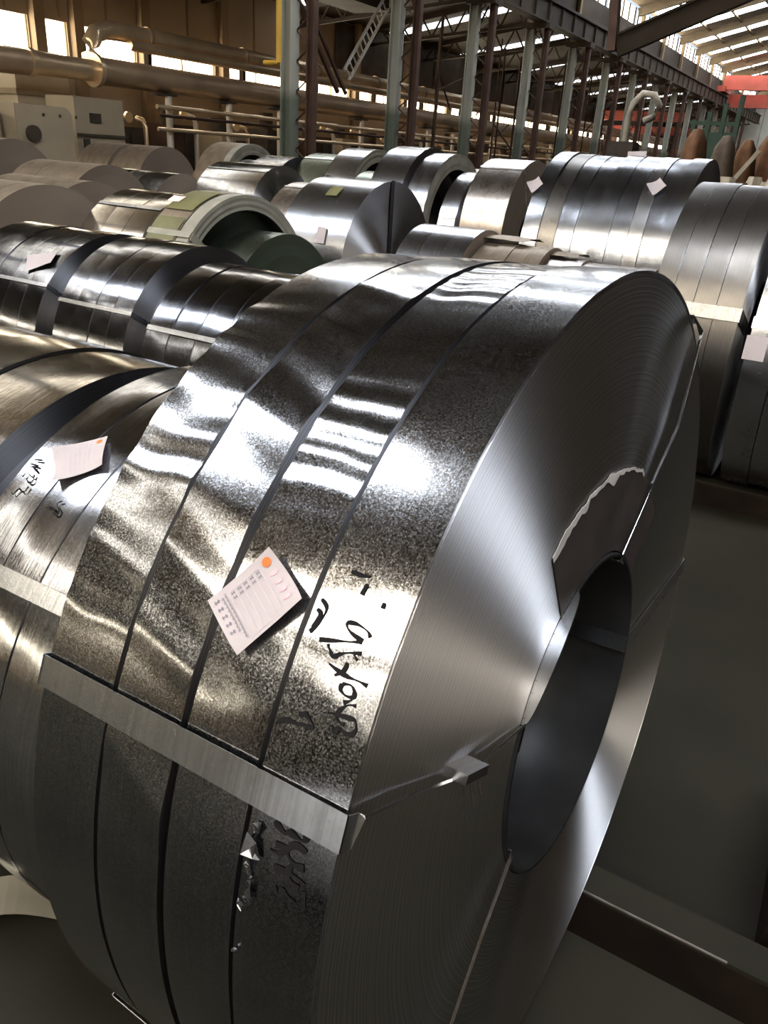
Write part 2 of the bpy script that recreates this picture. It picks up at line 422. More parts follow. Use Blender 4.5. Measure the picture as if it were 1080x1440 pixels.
rf = MB()
for y0, y1 in ((Y_COL, Y_RIDGE), (Y_RIDGE, Y_RIGHT)):
    rf.add([(X_BACK, y0, roof_z(y0) + 0.12), (X_END, y0, roof_z(y0) + 0.12), (X_END, y1, roof_z(y1) + 0.12), (X_BACK, y1, roof_z(y1) + 0.12)], [(0, 1, 2, 3)])
CEIL = tag(rf.build('ceiling', 'roof_sheet'), kind='structure')
RL_X = [(-30.0, 0.7), (-20.6, 1.6), (-12.0, 2.0), (-1.3, 1.05), (18.5, 1.0), (27.0, 0.7), (36.0, 0.7)] + [(46.8 + 6.0 * i, 0.7) for i in range(11)]   # patched roof: panels of several widths
n_w = len(wins)
for xx, hw in RL_X:
    for y0, y1 in ((15.6, 7.7 if xx == -1.3 else 5.2), (2.8, -6.8)):
        if y0 < 4 and xx > 0: continue      # this side of the roof has none there
        if y0 < 4 and xx == -1.3: hw = 1.7
        a, b = xx - hw, xx + hw
        v = [(a, y0, roof_z(y0)), (b, y0, roof_z(y0)), (b, y1, roof_z(y1)), (a, y1, roof_z(y1))]
        v += [(p[0], p[1], p[2] + 0.06) for p in v]
        mesh_obj('rooflight', v, [(0, 1, 2, 3), (7, 6, 5, 4), (0, 4, 5, 1), (1, 5, 6, 2), (2, 6, 7, 3), (3, 7, 4, 0)], 'daylight_roof' if xx > -5 else 'daylight_aged', CEIL)
for i in range(24):
    xx = -28.2 + 6.0 * i
    for y0, y1 in ((Y_COL, Y_RIDGE), (Y_RIDGE, Y_RIGHT)):
        MB().bar((xx, y0, roof_z(y0) - 0.2), (xx, y1, roof_z(y1) - 0.2), 0.25, 0.45).build('rafter', 'roof_steel', CEIL)
for y in (14, 12, 10, 8, 6, 2, 0, -2, -4, -6):
    MB().box(X_BACK, X_END, y - 0.07, y + 0.07, roof_z(y) - 0.12, roof_z(y) - 0.01).build('purlin', 'roof_steel', CEIL)

# clerestory over the column row
cl = MB().box(X_BACK, X_END, Y_COL + 0.1, Y_COL + 0.25, 8.6, 9.75)
tag(cl.build('wall_clerestory', 'dark_steel'), kind='structure')
for i in range(24):
    xx = -31.2 + 6.0 * i
    p = tag(MB().box(xx - 2.6, xx + 2.6, Y_COL + 0.14, Y_COL + 0.18, 9.75, 10.62).build('window_%d' % (n_w + 1 + i), 'daylight_clerestory'), kind='structure')
    fr = MB()
    for q in range(5): fr.box(xx - 2.6 + 1.3 * q - 0.04, xx - 2.6 + 1.3 * q + 0.04, Y_COL + 0.06, Y_COL + 0.14, 9.75, 10.62)
    fr.build('window_frame', 'dark_steel', p)

# roof of the side aisle
def aisle_z(y): return 8.75 - (y - 16) * 0.155


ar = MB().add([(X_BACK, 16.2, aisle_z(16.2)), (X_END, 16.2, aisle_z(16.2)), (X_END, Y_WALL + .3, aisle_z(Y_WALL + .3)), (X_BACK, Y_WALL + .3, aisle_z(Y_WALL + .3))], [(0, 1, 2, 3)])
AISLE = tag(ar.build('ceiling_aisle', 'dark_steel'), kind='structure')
for i in range(9):
    xx = 32.5 + 8.5 * i
    v = [(xx - 0.5, 18.0, aisle_z(18) - 0.06), (xx + 0.5, 18.0, aisle_z(18) - 0.06), (xx + 0.5, 24.6, aisle_z(24.6) - 0.06), (xx - 0.5, 24.6, aisle_z(24.6) - 0.06)]
    v += [(p[0], p[1], p[2] + 0.04) for p in v]
    mesh_obj('rooflight', v, [(0, 1, 2, 3), (7, 6, 5, 4), (0, 4, 5, 1), (1, 5, 6, 2), (2, 6, 7, 3), (3, 7, 4, 0)], 'daylight_aisle', AISLE)
for i in range(16):
    xx = 20.8 + 6.05 * i
    t = MB().bar((xx, 16.3, aisle_z(16.3) - 0.12), (xx, 25, aisle_z(25) - 0.12), 0.16, 0.2).bar((xx, 16.3, 7.4), (xx, 25, 6.6), 0.12, 0.14)
    for q in range(7):
        y = 16.4 + q * 1.2; t.bar((xx, y, 7.4 - (y - 16.3) * 0.09), (xx, y + 0.6, aisle_z(y + 0.6) - 0.1), 0.07).bar((xx, y + 0.6, aisle_z(y + .6) - 0.1), (xx, y + 1.2, 7.4 - (y - 15.1) * 0.09), 0.07)
    t.build('roof_truss', 'dark_steel', AISLE)


# ------------------------------------------------------------------ columns and crane way
def i_section(x, y, z0, z1, bw=0.30, d=0.38, tf=0.04):
    return MB().box(x - bw / 2, x + bw / 2, y - d / 2, y - d / 2 + tf, z0, z1).box(x - bw / 2, x + bw / 2, y + d / 2 - tf, y + d / 2, z0, z1).box(x - 0.02, x + 0.02, y - d / 2 + tf, y + d / 2 - tf, z0, z1)


col_words = ['nearest', 'second', 'third', 'fourth', 'fifth', 'sixth', 'seventh', 'eighth', 'ninth', 'tenth', 'eleventh', 'twelfth', 'thirteenth', 'fourteenth']
for i in range(14):
    xx = 20.8 + 6.05 * i
    c = empty('steel_column', (xx, 15.6, 0))
    lab = 'pale green steel column with a rusty laced inner leg, %s along the crane way' % col_words[i]
    if i == 0: lab = 'broad pale green steel column beside the yellow pipe, nearest along the crane way'
    tag(c, lab, 'column', 'columns under the crane way')
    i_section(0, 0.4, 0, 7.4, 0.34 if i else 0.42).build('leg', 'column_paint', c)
    i_section(0, -0.4, 0, 7.4, 0.22, 0.26).build('leg', 'rust_steel', c)
    for q in range(9):
        z = 0.4 + q * 0.78
        MB().bar((0.1, -0.28, z), (0.1, 0.22, z + 0.38), 0.05, 0.03).build('lacing_bar', 'rust_steel', c)
        MB().bar((0.1, 0.22, z + 0.40), (0.1, -0.28, z + 0.78), 0.05, 0.03).build('lacing_bar', 'rust_steel', c)
    MB().box(-0.35, 0.35, -0.6, 0.7, 7.2, 7.42).build('cap_plate', 'dark_steel', c)
    i_section(0, 0.45, 7.42, 10.5, 0.26, 0.3).build('upper_shaft', 'roof_steel', c)

g = empty('crane_girder', (10, 15.4, 7.42)); tag(g, 'long dark steel crane girder running along the tops of the columns', 'girder')
MB().box(0, 101, -0.16, 0.16, 0, 0.85).build('web', 'dark_steel', g)
MB().box(0, 101, -0.28, 0.28, 0.85, 0.92).build('flange', 'dark_steel', g)
MB().box(0, 101, -0.28, 0.28, 0.003, 0.07).build('flange', 'dark_steel', g)
MB().box(0, 101, -0.05, 0.05, 0.92, 1.05).build('rail', 'rust_steel', g)
for i in range(60): MB().box(i * 1.7 - 0.03, i * 1.7 + 0.03, -0.24, 0.24, 0.07, 0.85).build('stiffener', 'dark_steel', g)
wk = empty('walkway', (22, 16.25, 8.0)); tag(wk, 'dark walkway with handrail beside the crane girder', 'walkway')
MB().box(0, 80, 0, 0.6, 0, 0.06).build('deck', 'dark_steel', wk)
MB().bar((0, 0.6, 1.0), (80, 0.6, 1.0), 0.05).bar((0, 0.6, 0.55), (80, 0.6, 0.55), 0.04).build('handrail', 'rust_steel', wk)
for i in range(27): MB().box(i * 3 - 0.03, i * 3 + 0.03, 0.55, 0.62, 0.06, 1.0).build('rail_post', 'rust_steel', wk)

cr = empty('bridge_crane', (85, 4, 8.5)); tag(cr, 'red overhead bridge crane spanning the far end of the hall', 'crane')
MB().box(-1.4, -0.8, -11.4, 11.2, 0.15, 1.3).build('girder', 'red_paint', cr)
MB().box(0.8, 1.4, -11.4, 10.9, -1.1, -0.02).build('girder', 'red_paint', cr)
MB().box(-1.8, 1.8, 10.9, 11.6, -0.01, 0.45).build('end_truck', 'red_paint', cr)
MB().box(-1.0, 1.0, -3.5, -1.5, 1.3, 2.2).build('trolley', 'rust_steel', cr)
for j, (xr, z0, z1) in enumerate(((78, 5.6, 6.3), (84, 4.75, 5.4), (92, 3.2, 3.9))):
    t = tag(MB().box(xr - 0.3, xr + 0.3, 16.6, 20.4 if j == 2 else 24.8, z0, z1).box(xr - 0.32, xr + 0.32, 16.6, 20.4 if j == 2 else 24.8, z1, z1 + 0.06).build('red_girder', 'red_paint'), 'red girder seen between the far columns, %s of three' % ('topmost', 'middle', 'lowest')[j], 'girder', 'red girders in the side aisle')
    for q in (17.2, 20.1 if j == 2 else 24.4): MB().box(xr - 0.2, xr + 0.2, q - 0.2, q + 0.2, 0, z0).build('support_leg', 'rust_steel', t)

# tilted beam and hanger under the roof
hb = empty('lifting_beam', (24, 5.8, 5.0)); tag(hb, 'dark steel box beam hanging aslant under the bright rooflights', 'beam')
p0, p1 = at(866, 66, X=24), at(1075, -24, X=25)
MB().bar(p0 - hb.location, p1 - hb.location, 0.5, 0.52).build('box_beam', 'dark_steel', hb)
MB().bar(p0 - hb.location + Vector((0, 0, .27)), p1 - hb.location + Vector((0, 0, .27)), 0.64, 0.05).build('flange', 'dark_steel', hb)
h0, h1 = at(861, 72, X=23.8), at(848, -60, X=23.8)
MB().bar(h0 - hb.location, h1 - hb.location + Vector((0, 0, 4.2)), 0.22, 0.3).build('hanger', 'rust_steel', hb)
MB().bar(p1 - hb.location, p1 - hb.location + Vector((0, 0, 5.2)), 0.2, 0.2).build('hanger', 'rust_steel', hb)

# yellow pipe, ladder, platform
yp = at(392, 88, Y=15.0); MBp = MB().tube([(yp.x, 15.0, yp.z), (yp.x, 15.0, 10.0)], 0.07, 10).tube([(yp.x, 15.0, yp.z), (yp.x, 15.5, yp.z)], 0.06, 10)
tag(MBp.build('yellow_pipe', 'yellow_paint'), 'thin yellow pipe running down beside the nearest column', 'pipe')
la, lb = at(487, 106, Y=17.6), at(543, 5, Y=17.6)
ld = empty('ladder', la); tag(ld, 'pale steel ladder leaning up to a dark platform', 'ladder')
dv = (lb - la).normalized(); sd = Vector((dv.z, 0, -dv.x)) * 0.22; Ln = (lb - la).length
for sg in (-1, 1): MB().bar(sd * sg, sd * sg + dv * Ln, 0.07, 0.09, (0, 1, 0)).build('stile', 'post_white', ld)
for q in range(12):
    c = dv * (Ln * (q + 0.5) / 12); MB().bar(c - sd, c + sd, 0.045).build('rung', 'post_white', ld)
pa, pb = at(452, 8, Y=17.6), at(552, 8, Y=17.6)
pf = tag(MB().box(pa.x, pb.x, 17.75, 19.3, pb.z - 0.2, pb.z).build('platform', 'dark_steel'), 'dark steel platform at the head of the ladder', 'platform')
MB().box(pa.x, pb.x, 17.75, 17.81, pb.z, pb.z + 0.6).build('red_kickboard', 'rust_steel', pf)
for i, (a, b) in enumerate((((432, 30), (475, 130)),)):
    q0, q1 = at(*a, Y=17.5), at(*b, Y=17.5); q0 = q0 + (q0 - q1) * ((7.2 - q0.z) / (q0.z - q1.z))
    tag(MB().bar(q0, q1, 0.12).bar(q0 + Vector((.5, 0, 0)), q1 + Vector((.5, 0, 0)), 0.1).build('steel_strut', 'rust_steel'), ('long rusty strut slanting down beside the nearest column', 'short rusty strut crossing the pipes below the ladder')[i], 'strut')

# ------------------------------------------------------------------ pipes on the side wall
def pline(y, pts): return [at(px, py, Y=y) for px, py in pts]


YP = 21.5
zU, zL = at(270, 76, Y=YP).z, at(270, 120, Y=YP).z
xe = at(118, 76, Y=YP).x
up = empty('steam_pipe', (xe, YP, zU)); tag(up, 'upper pale metal pipe bending down at its left end, along the window ribbon', 'pipe')
bend = [Vector((0.25, 0, -0.95)), Vector((0.25, 0, -0.5)), Vector((0.3, 0, -0.2)), Vector((0.5, 0, 0.06)), Vector((0.85, 0, 0.2)), Vector((1.3, 0, 0.22)), Vector((92 - xe, 0, 0.22))]
MB().tube(bend, 0.26, 16).build('main_pipe', 'pipe_metal', up)
MB().tube([Vector((1.5, -0.3, -0.12)), Vector((92 - xe, -0.3, -0.12))], 0.15, 12).build('side_pipe', 'pipe_metal', up)
for q in range(14): MB().tube([Vector((2.5 + 4.6 * q, 0, 0.22)), Vector((2.62 + 4.6 * q, 0, 0.22))], 0.30, 16).build('pipe_band', 'pipe_dull', up)
for q in range(14): MB().box(2.45 + 4.6 * q, 2.6 + 4.6 * q, -0.1, 0.1, -0.85, -0.05).build('bracket', 'dark_steel', up)
xl = at(125, 100, Y=YP).x
lp = empty('duct_pipe', (xl, YP - 0.3, zL)); tag(lp, 'lower thick brown duct running the length of the side wall', 'pipe')
MB().tube([(0, 0, 0), (92 - xl, 0, 0)], 0.38, 18).build('main_pipe', 'pipe_dull', lp)
MB().tube([(-0.12, 0, 0), (0.02, 0, 0)], 0.46, 18).build('collar', 'pipe_metal', lp)
MB().tube([(-2.2, 0, -0.03), (-0.1, 0, -0.02)], 0.29, 16).build('end_pipe', 'pipe_metal', lp)
MB().tube([(-2.35, 0, -0.03), (-2.2, 0, -0.03)], 0.36, 16).build('collar', 'pipe_metal', lp)
MB().tube([(-5.5, 0.1, -0.1), (-2.35, 0, -0.05)], 0.32, 16).build('end_pipe', 'pipe_dull', lp)
for i, px in enumerate((228, 313, 385, 502, 598, 634, 690, 776)):
    t = at(px, 150, Y=YP - 0.3); xx = t.x
    p = empty('pipe_post', (xx, YP - 0.6, 0)); tag(p, 'pale upright post under the thick duct, %s from the left' % ('first', 'second', 'third', 'fourth', 'fifth', 'sixth', 'seventh', 'eighth')[i], 'post', 'posts under the duct')
    MB().tube([(0, 0, 0.04), (0, 0, zL - 0.46)], 0.11, 10).build('shaft', 'post_white', p)
    MB().box(-0.25, 0.25, -0.25, 0.25, 0, 0.04).build('base_plate', 'machine_dark', p)
    MB().box(-0.3, 0.3, -0.12, 0.5, zL - 0.46, zL - 0.40).build('saddle', 'machine_dark', p)

# small-bore lines below the duct
for i, (z, r, y) in enumerate(((2.55, 0.07, 20.7), (2.3, 0.05, 20.55), (1.9, 0.06, 20.7))):
    tag(MB().tube([(20, y, z), (95, y, z)], r, 8).build('thin_pipe', ('pipe_metal', 'rust_steel', 'pipe_metal')[i]), 'thin pipe below the thick duct, %s of three' % ('highest', 'middle', 'lowest')[i], 'pipe', 'thin pipes below the duct')

rnd = random.Random(21)
for i in range(14):
    xx = 33.5 + i * 3.3; yy = rnd.uniform(17.4, 19.6)
    o = empty('thin_upright', (xx, yy, 0)); tag(o, 'thin dark upright behind the columns, %s from the ladder' % col_words[i], 'upright', 'thin uprights behind the columns')
    MB().tube([(0, 0, 0), (0, 0, 7.0)], rnd.uniform(0.04, 0.08), 8).build('pole', ('rust_steel', 'dark_steel')[i % 2], o)
    MB().bar((0, 0, rnd.uniform(2.0, 5.5)), (rnd.choice((1.6, 2.6)), 0, rnd.uniform(2.0, 5.5)), 0.06).build('cross_arm', 'rust_steel', o)
# cabinets and machines along the side wall
def rbox(w_, d, h, r=0.3, n=5):
    """box standing on the floor with its upper right edges rounded"""
    pr = [(0, 0), (w_, 0)] + [(w_ - r + r * math.cos(PI / 2 * i / n), h - r + r * math.sin(PI / 2 * i / n)) for i in range(n + 1)] + [(0, h)]
    m = len(pr); v = [(x, 0, z) for x, z in pr] + [(x, d, z) for x, z in pr]
    return v, [tuple(range(m)), tuple(range(2 * m - 1, m - 1, -1))] + [(i + m, (i + 1) % m + m, (i + 1) % m, i) for i in range(m)]


a, b = at(20, 155, Y=19.0), at(100, 152, Y=19.0)
cab = empty('control_cabinet', (a.x, 19.0, 0)); tag(cab, 'big grey cabinet with a rounded corner and a dark knob', 'cabinet')
v, f = rbox(b.x - a.x, 1.2, b.z, 0.25); mesh_obj('body', v, f, 'cabinet_grey', cab)
kx = at(48, 188, Y=18.9); MB().tube([(kx.x - a.x, -0.01, kx.z), (kx.x - a.x, -0.14, kx.z)], 0.2, 12).build('knob', 'machine_dark', cab)
MB().box(0.02, b.x - a.x - 0.3, -0.03, 0, 0.1, b.z - 0.14).build('door', 'cabinet_grey', cab)
for q in (0.8, 1.3, 1.8): MB().box(q - 0.03, q + 0.03, -0.05, -0.03, b.z - 0.25, b.z - 0.18).build('bolt', 'machine_dark', cab)
a2, b2 = at(-60, 158, Y=19.4), at(-2, 155, Y=19.4)
c2 = empty('control_cabinet', (a2.x, 19.4, 0)); tag(c2, 'grey cabinet cut by the left edge, beside the one with the knob', 'cabinet')
MB().box(0, b2.x - a2.x, 0, 1, 0, b2.z).build('body', 'cabinet_grey', c2); MB().box(0.1, b2.x - a2.x - .1, -0.03, 0, 0.1, b2.z - 0.1).build('door', 'cabinet_grey', c2)
a, b = at(24, 132, Y=22.2), at(98, 132, Y=22.2); zt = at(95, 76, Y=22.2).z
rs = empty('filter_housing', (a.x, 22.2, 0)); tag(rs, 'tall pale square housing rising behind the pipe end', 'housing')
MB().box(0, b.x - a.x, 0, 0.9, 0, zt - 0.65).build('body', 'cabinet_pale', rs)
MB().box(0, b.x - a.x, 0.3, 0.9, zt - 0.65, zt).build('hood', 'cabinet_pale', rs)
MB().box(-0.05, b.x - a.x + .05, -0.05, 0.95, 2.55, 2.7).build('rim', 'cabinet_grey', rs)
a, b = at(103, 138, Y=20.2), at(172, 142, Y=20.2)
c3 = empty('machine_housing', (a.x, 20.2, 0)); tag(c3, 'plain brown machine housing right of the cabinets', 'machine')
MB().box(0, b.x - a.x, 0, 1.2, 0, b.z).build('body', 'cabinet_grey', c3)
MB().box(0.5, 0.9, -0.03, 0, b.z - 0.65, b.z - 0.4).build('nameplate', 'machine_dark', c3)
MB().box(0.0, b.x - a.x, -0.05, 0, 1.55, 1.63).build('rim', 'machine_dark', c3)
MB().box(b.x - a.x - 1.55, b.x - a.x - 1.35, -0.06, 0, 0, 1.5).build('slot', 'machine_dark', c3)
rnd = random.Random(3); names = ['squat', 'boxy', 'tall', 'narrow', 'low', 'wide', 'piped', 'stepped', 'small', 'bulky', 'slim', 'long']
names = ['squat', 'boxy', 'tall', 'narrow', 'low', 'wide', 'piped', 'stepped', 'small', 'bulky', 'slim', 'long', 'plain', 'stout', 'short', 'broad', 'old', 'worn']
ORD = col_words + ['fifteenth', 'sixteenth', 'seventeenth', 'eighteenth']
for i in range(18):
    xx = 19.3 + i * 2.75; h = rnd.uniform(2.3, 2.95); wdt = rnd.uniform(1.3, 2.1)
    m = empty('pump_set', (xx, 22.3, 0)); tag(m, 'dark %s pump set under the duct, %s from the cabinets' % (names[i], ORD[i]), 'machine', 'dark machines under the duct')
    MB().box(0, wdt, 0, 1.2, 0, h * 0.78).build('body', ('machine_dark', 'rust_steel', 'cabinet_grey')[i % 3], m)
    MB().box(wdt * 0.55, wdt * 0.95, -0.05, 0.0, h * 0.35, h * 0.7).build('hatch', 'machine_dark', m)
    MB().tube([(wdt * 0.3, 0.5, h * 0.78), (wdt * 0.3, 0.5, h)], rnd.uniform(0.2, 0.35), 12).build('motor', 'machine_dark', m)
    MB().tube([(wdt * 0.85, -0.2, 0.1), (wdt * 0.85, -0.2, h * 0.8), (wdt * 0.85, -0.1, h * 0.88), (wdt * 0.85, 0.2, h * 0.9)], rnd.uniform(0.05, 0.1), 8).build('riser', ('pipe_metal', 'post_white', 'pipe_dull')[i % 3], m)
    MB().tube([(wdt * 0.5, -0.02, h * 0.9), (wdt * 0.5, -0.12, h * 0.9)], 0.17, 10).build('hand_wheel', 'pipe_metal', m)

# white bent duct, green frame, orange covers, far right
wd = at(905, 150, X=34); o = empty('bent_duct', (wd.x, wd.y, 0)); tag(o, 'white hooked duct standing beyond the long ribbed coil', 'duct')
MB().tube([(0, 0.5, 0), (0, 0.5, wd.z - .3), (0, 0.42, wd.z + .1), (0, 0.1, wd.z + .45), (0, -0.35, wd.z + .4), (0, -0.6, wd.z + .05), (0, -0.45, wd.z - .35), (0, -0.1, wd.z - .5)], 0.13, 12).build('tube', 'tan_paint', o)
MB().box(-0.4, 0.4, 0.1, 0.9, 0, 0.12).build('base_plate', 'machine_dark', o)
for i, (px, X, mt, lab) in enumerate(((885, 30, 'machine_dark', 'dark motor hood'), (1000, 30, 'green_paint', 'green steel rack'))):
    b = at(px, 232, X=X); o = empty(('motor_hood', 'steel_rack')[i], (b.x, b.y, 0)); 
    if i == 0:
        tag(o, 'dark hooded machine beside the white hooked duct', 'machine')
        v, f = rbox(1.0, 0.9, 2.5, 0.4); mesh_obj('body', v, f, mt, o); MB().box(1.3, 1.6, 0.2, 0.8, 0, 1.5).build('foot', mt, o)
    else:
        tag(o, 'dark green steel rack standing left of the orange covers', 'rack')
        for q in range(4): MB().box(-0.07, 0.07, -0.6 + 0.45 * q, -0.46 + 0.45 * q, 0, 4.0 - 0.25 * q).build('upright', mt, o)
        for z in (1.2, 2.2, 3.1): MB().box(-0.05, 0.05, -0.6, 0.95, z, z + 0.12).build('shelf_bar', mt, o)
        MB().box(-0.04, -0.01, -0.5, 0.7, 0.2, 2.9).build('back_panel', mt, o)
for i, (px, py, h) in enumerate(((970, 240, 1.15), (1014, 238, 0.95), (1043, 240, 0.9), (1074, 238, 1.0))):
    b = at(px, py, X=26 + 1.1 * i); o = empty('orange_cover', (b.x, b.y, 0)); tag(o, ('tallest rust-orange cover, left of the leaning pole', 'low brown-orange cover just right of the leaning pole', 'rumpled orange cover behind the leaning pole', 'orange cover nearest the right edge')[i], 'cover', 'orange covers at the far right')
    ztop = b.z + h * 0.95; v, f = [], []; nn = 16
    for r_, z in ((0.42, 0.9), (0.40, ztop * 0.6), (0.30, ztop * 0.88), (0.14, ztop), (0.02, ztop + 0.02)):
        v += [(r_ * (1 + .28 * math.sin(5 * j + i) * (z < ztop)) * math.cos(2 * PI * j / nn), r_ * .85 * (1 + .28 * math.sin(3 * j + i * 2)) * math.sin(2 * PI * j / nn), z) for j in range(nn)]
    for q in range(4): f += [(q * nn + j, q * nn + (j + 1) % nn, q * nn + nn + (j + 1) % nn, q * nn + nn + j) for j in range(nn)]
    mesh_obj('cloth', v, f, 'orange_cloth' if i != 1 else 'scrap_brown', o, True)
    MB().box(-0.3, 0.3, -0.25, 0.25, 0, 0.95).build('stand', 'scrap_brown', o)
a, b = at(1028, 244, X=20), at(1068, 212, X=20)
a.z = max(a.z, 0); tag(MB().bar((a.x, a.y + 0.9, 0.0), b, 0.09).build('leaning_pole', 'tan_paint'), 'tan pole leaning in front of the orange covers', 'pole')
for i, (px, py, hh, ww) in enumerate(((1012, 262, .36, .42), (1032, 270, .30, .38), (1054, 262, .36, .36), (1075, 270, .30, .38), (1092, 250, .3, .4))):
    b = at(px, py + 22, X=13.5 + 1.1 * (i * 2 % 5)); o = empty('scrap_bale', (b.x, b.y, 0)); tag(o, ('pale crumpled sheet bale right of the long ribbed coil', 'brown split bale in front of the leaning pole', 'pale sheet bale under the orange covers', 'tan sheet bale at the right edge', 'small pale bale high at the right edge')[i], 'scrap bale', 'scrap bales at the right')
    zt = at(px, py - 14, X=13.5 + 1.1 * (i * 2 % 5)).z; v, f = [], []; nn = 14
    for q, (r_, z) in enumerate(((1.0, 0.0), (1.1, zt * .5), (0.95, zt * .85), (0.55, zt), (0.02, zt * .97))):
        v += [(ww * .8 * r_ * (1 + .2 * math.sin(4 * j + i + q)) * math.cos(2 * PI * j / nn), ww * .55 * r_ * (1 + .2 * math.cos(3 * j + i)) * math.sin(2 * PI * j / nn), z) for j in range(nn)]
    for q in range(4): f += [(q * nn + j, q * nn + (j + 1) % nn, q * nn + nn + (j + 1) % nn, q * nn + nn + j) for j in range(nn)]
    mesh_obj('crumpled_sheet', v, f, 'tan_paint' if i != 1 else 'scrap_brown', o)
    MB().bar((0, -ww * .5, zt * .55), (0, ww * .5, zt * .6), 0.04).build('binding', 'rust_steel', o)

# ------------------------------------------------------------------ coil cradle rails
def rails(X, y0, y1, R, label, d=0.22, wd_=0.085):
    h = 0.10 + R - math.sqrt(R * R - d * d) - 0.004
    for j, sg in enumerate((-1, 1)):
        o = empty('cradle_rail', (X + sg * (d + wd_ / 2), y0, 0))
        tag(o, ('near ' if sg < 0 else 'far ') + label, 'rail', 'cradle rails on the floor')
        MB().box(-wd_ / 2, wd_ / 2, 0, y1 - y0, 0, h - 0.012).build('beam', 'rail_rust', o)
        MB().box(-wd_ / 2, wd_ / 2, 0, y1 - y0, h - 0.012, h - 0.001).build('top_plate', 'concrete', o)
        if X < 2: MB().box(-wd_ / 2 - 0.001, -wd_ / 2 + 0.003, 0.22, y1 - y0, h - 0.004, h).build('edge_glint', 'rail_glint', o)  # bright strip paints the glint along the rail's top edge


rails(1.065, -0.36, 2.2, 0.70, 'rusty rail under the nearest coils', d=0.25)
rails(2.78, 1.2, 4.6, 0.54, 'rusty rail under the black glossy coils')
rails(5.25, 1.1, 4.2, 0.60, 'rusty rail under the silver coil')
rails(4.5, -0.6, 1.0, 0.74, 'rusty rail under the right hand coils')
tag(MB().box(1.46, 2.0, -0.42, -0.20, 0, 0.20).box(1.46, 2.0, -0.36, -0.26, 0.20, 0.24).build('chock_block', 'rail_rust'), 'dark block on the floor at the right edge', 'block')

# ------------------------------------------------------------------ coils
SEED = [0]


def bundle(name, label, X, Y0, R, widths, mats, hole=0.27, straps=(), strap_w=0.03, gap=0.004, vary=0.006, yaw=0.0, seg=120, nax=2, wob=0.0008, jit=0.004, group=None, cat='steel coil', strap_mat='strap_steel', mats_list=None):
    base = 0.10
    if X < 0 or X > 5.6 or 3.2 < X < 4.4 or X in (5.1, 4.75): base = 0.0; R += 0.05     # these lie on the floor
    SEED[0] += 1; sd = SEED[0]; rnd = random.Random(sd)
    root = empty(name, (X, Y0, base), yaw); tag(root, label, cat, group)
    s = 0.0
    for i, wd_ in enumerate(widths):
        Ri = R - rnd.uniform(0, vary); hl = hole if not isinstance(hole, (list, tuple)) else hole[i]; mm = mats_list[i] if mats_list else mats
        dsp = (lambda t, y, a=sd * 3.1 + i * 1.7: wob * (nz(math.cos(t) * 4 + a, math.sin(t) * 4, y * 8) + 0.5 * nz(math.cos(t) * 14 + a, math.sin(t) * 14, y * 20))) if wob else None
        me = ring_mesh('strip_coil', Ri, hl, wd_ - gap, mm, seg, nax, dsp, 5, jit, sd * 10 + i)
        o = bpy.data.objects.new('strip_coil', me); COL.objects.link(o); o.parent = root; o.location = (0, s + wd_ / 2, R + rnd.uniform(-0.3, 0.3) * vary * 0)
        s += wd_
    for d in straps: strap(root, R, hole, 0, s, d, strap_w, strap_mat)
    root['width'] = s; del root['width']
    return root, s


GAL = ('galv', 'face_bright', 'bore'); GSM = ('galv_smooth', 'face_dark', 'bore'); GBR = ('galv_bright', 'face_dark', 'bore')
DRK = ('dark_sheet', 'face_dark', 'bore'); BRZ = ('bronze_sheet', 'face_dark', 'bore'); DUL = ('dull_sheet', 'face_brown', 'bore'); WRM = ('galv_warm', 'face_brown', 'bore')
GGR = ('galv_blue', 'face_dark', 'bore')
GRN = ('green_sheet', 'face_green', 'bore')

TXT_LOW= [[(0.0715, 158.61), (0.0665, 158.9), (0.0569, 159.17), (0.0552, 158.95), (0.049, 158.92), (0.0408, 159.02), (0.0359, 158.88), (0.0349, 158.48), (0.0404, 157.96), (0.0466, 157.51)], [(0.0532, 158.48), (0.0506, 158.51)], [(0.0661, 160.34), (0.0533, 160.05), (0.0496, 159.74), (0.0407, 159.55), (0.0306, 159.57)], [(0.0326, 159.7), (0.0431, 159.8), (0.0515, 160.14), (0.0522, 160.44), (0.048, 160.8), (0.0432, 161.1)], [(0.0715, 160.99), (0.0605, 160.88), (0.0526, 160.29)], [(0.0431, 161.14), (0.0459, 161.53), (0.0464, 161.94), (0.042, 162.41), (0.032, 162.63)], [(0.0424, 161.11), (0.0304, 160.94)], [(0.0635, 162.15), (0.048, 161.95), (0.0355, 161.91), (0.027, 162.2)], [(0.0598, 163.62), (0.0548, 164.02), (0.0508, 164.02), (0.0495, 163.56), (0.0436, 163.69), (0.0337, 163.87)], [(0.026, 162.59), (0.0238, 163.15), (0.0237, 163.81)]]
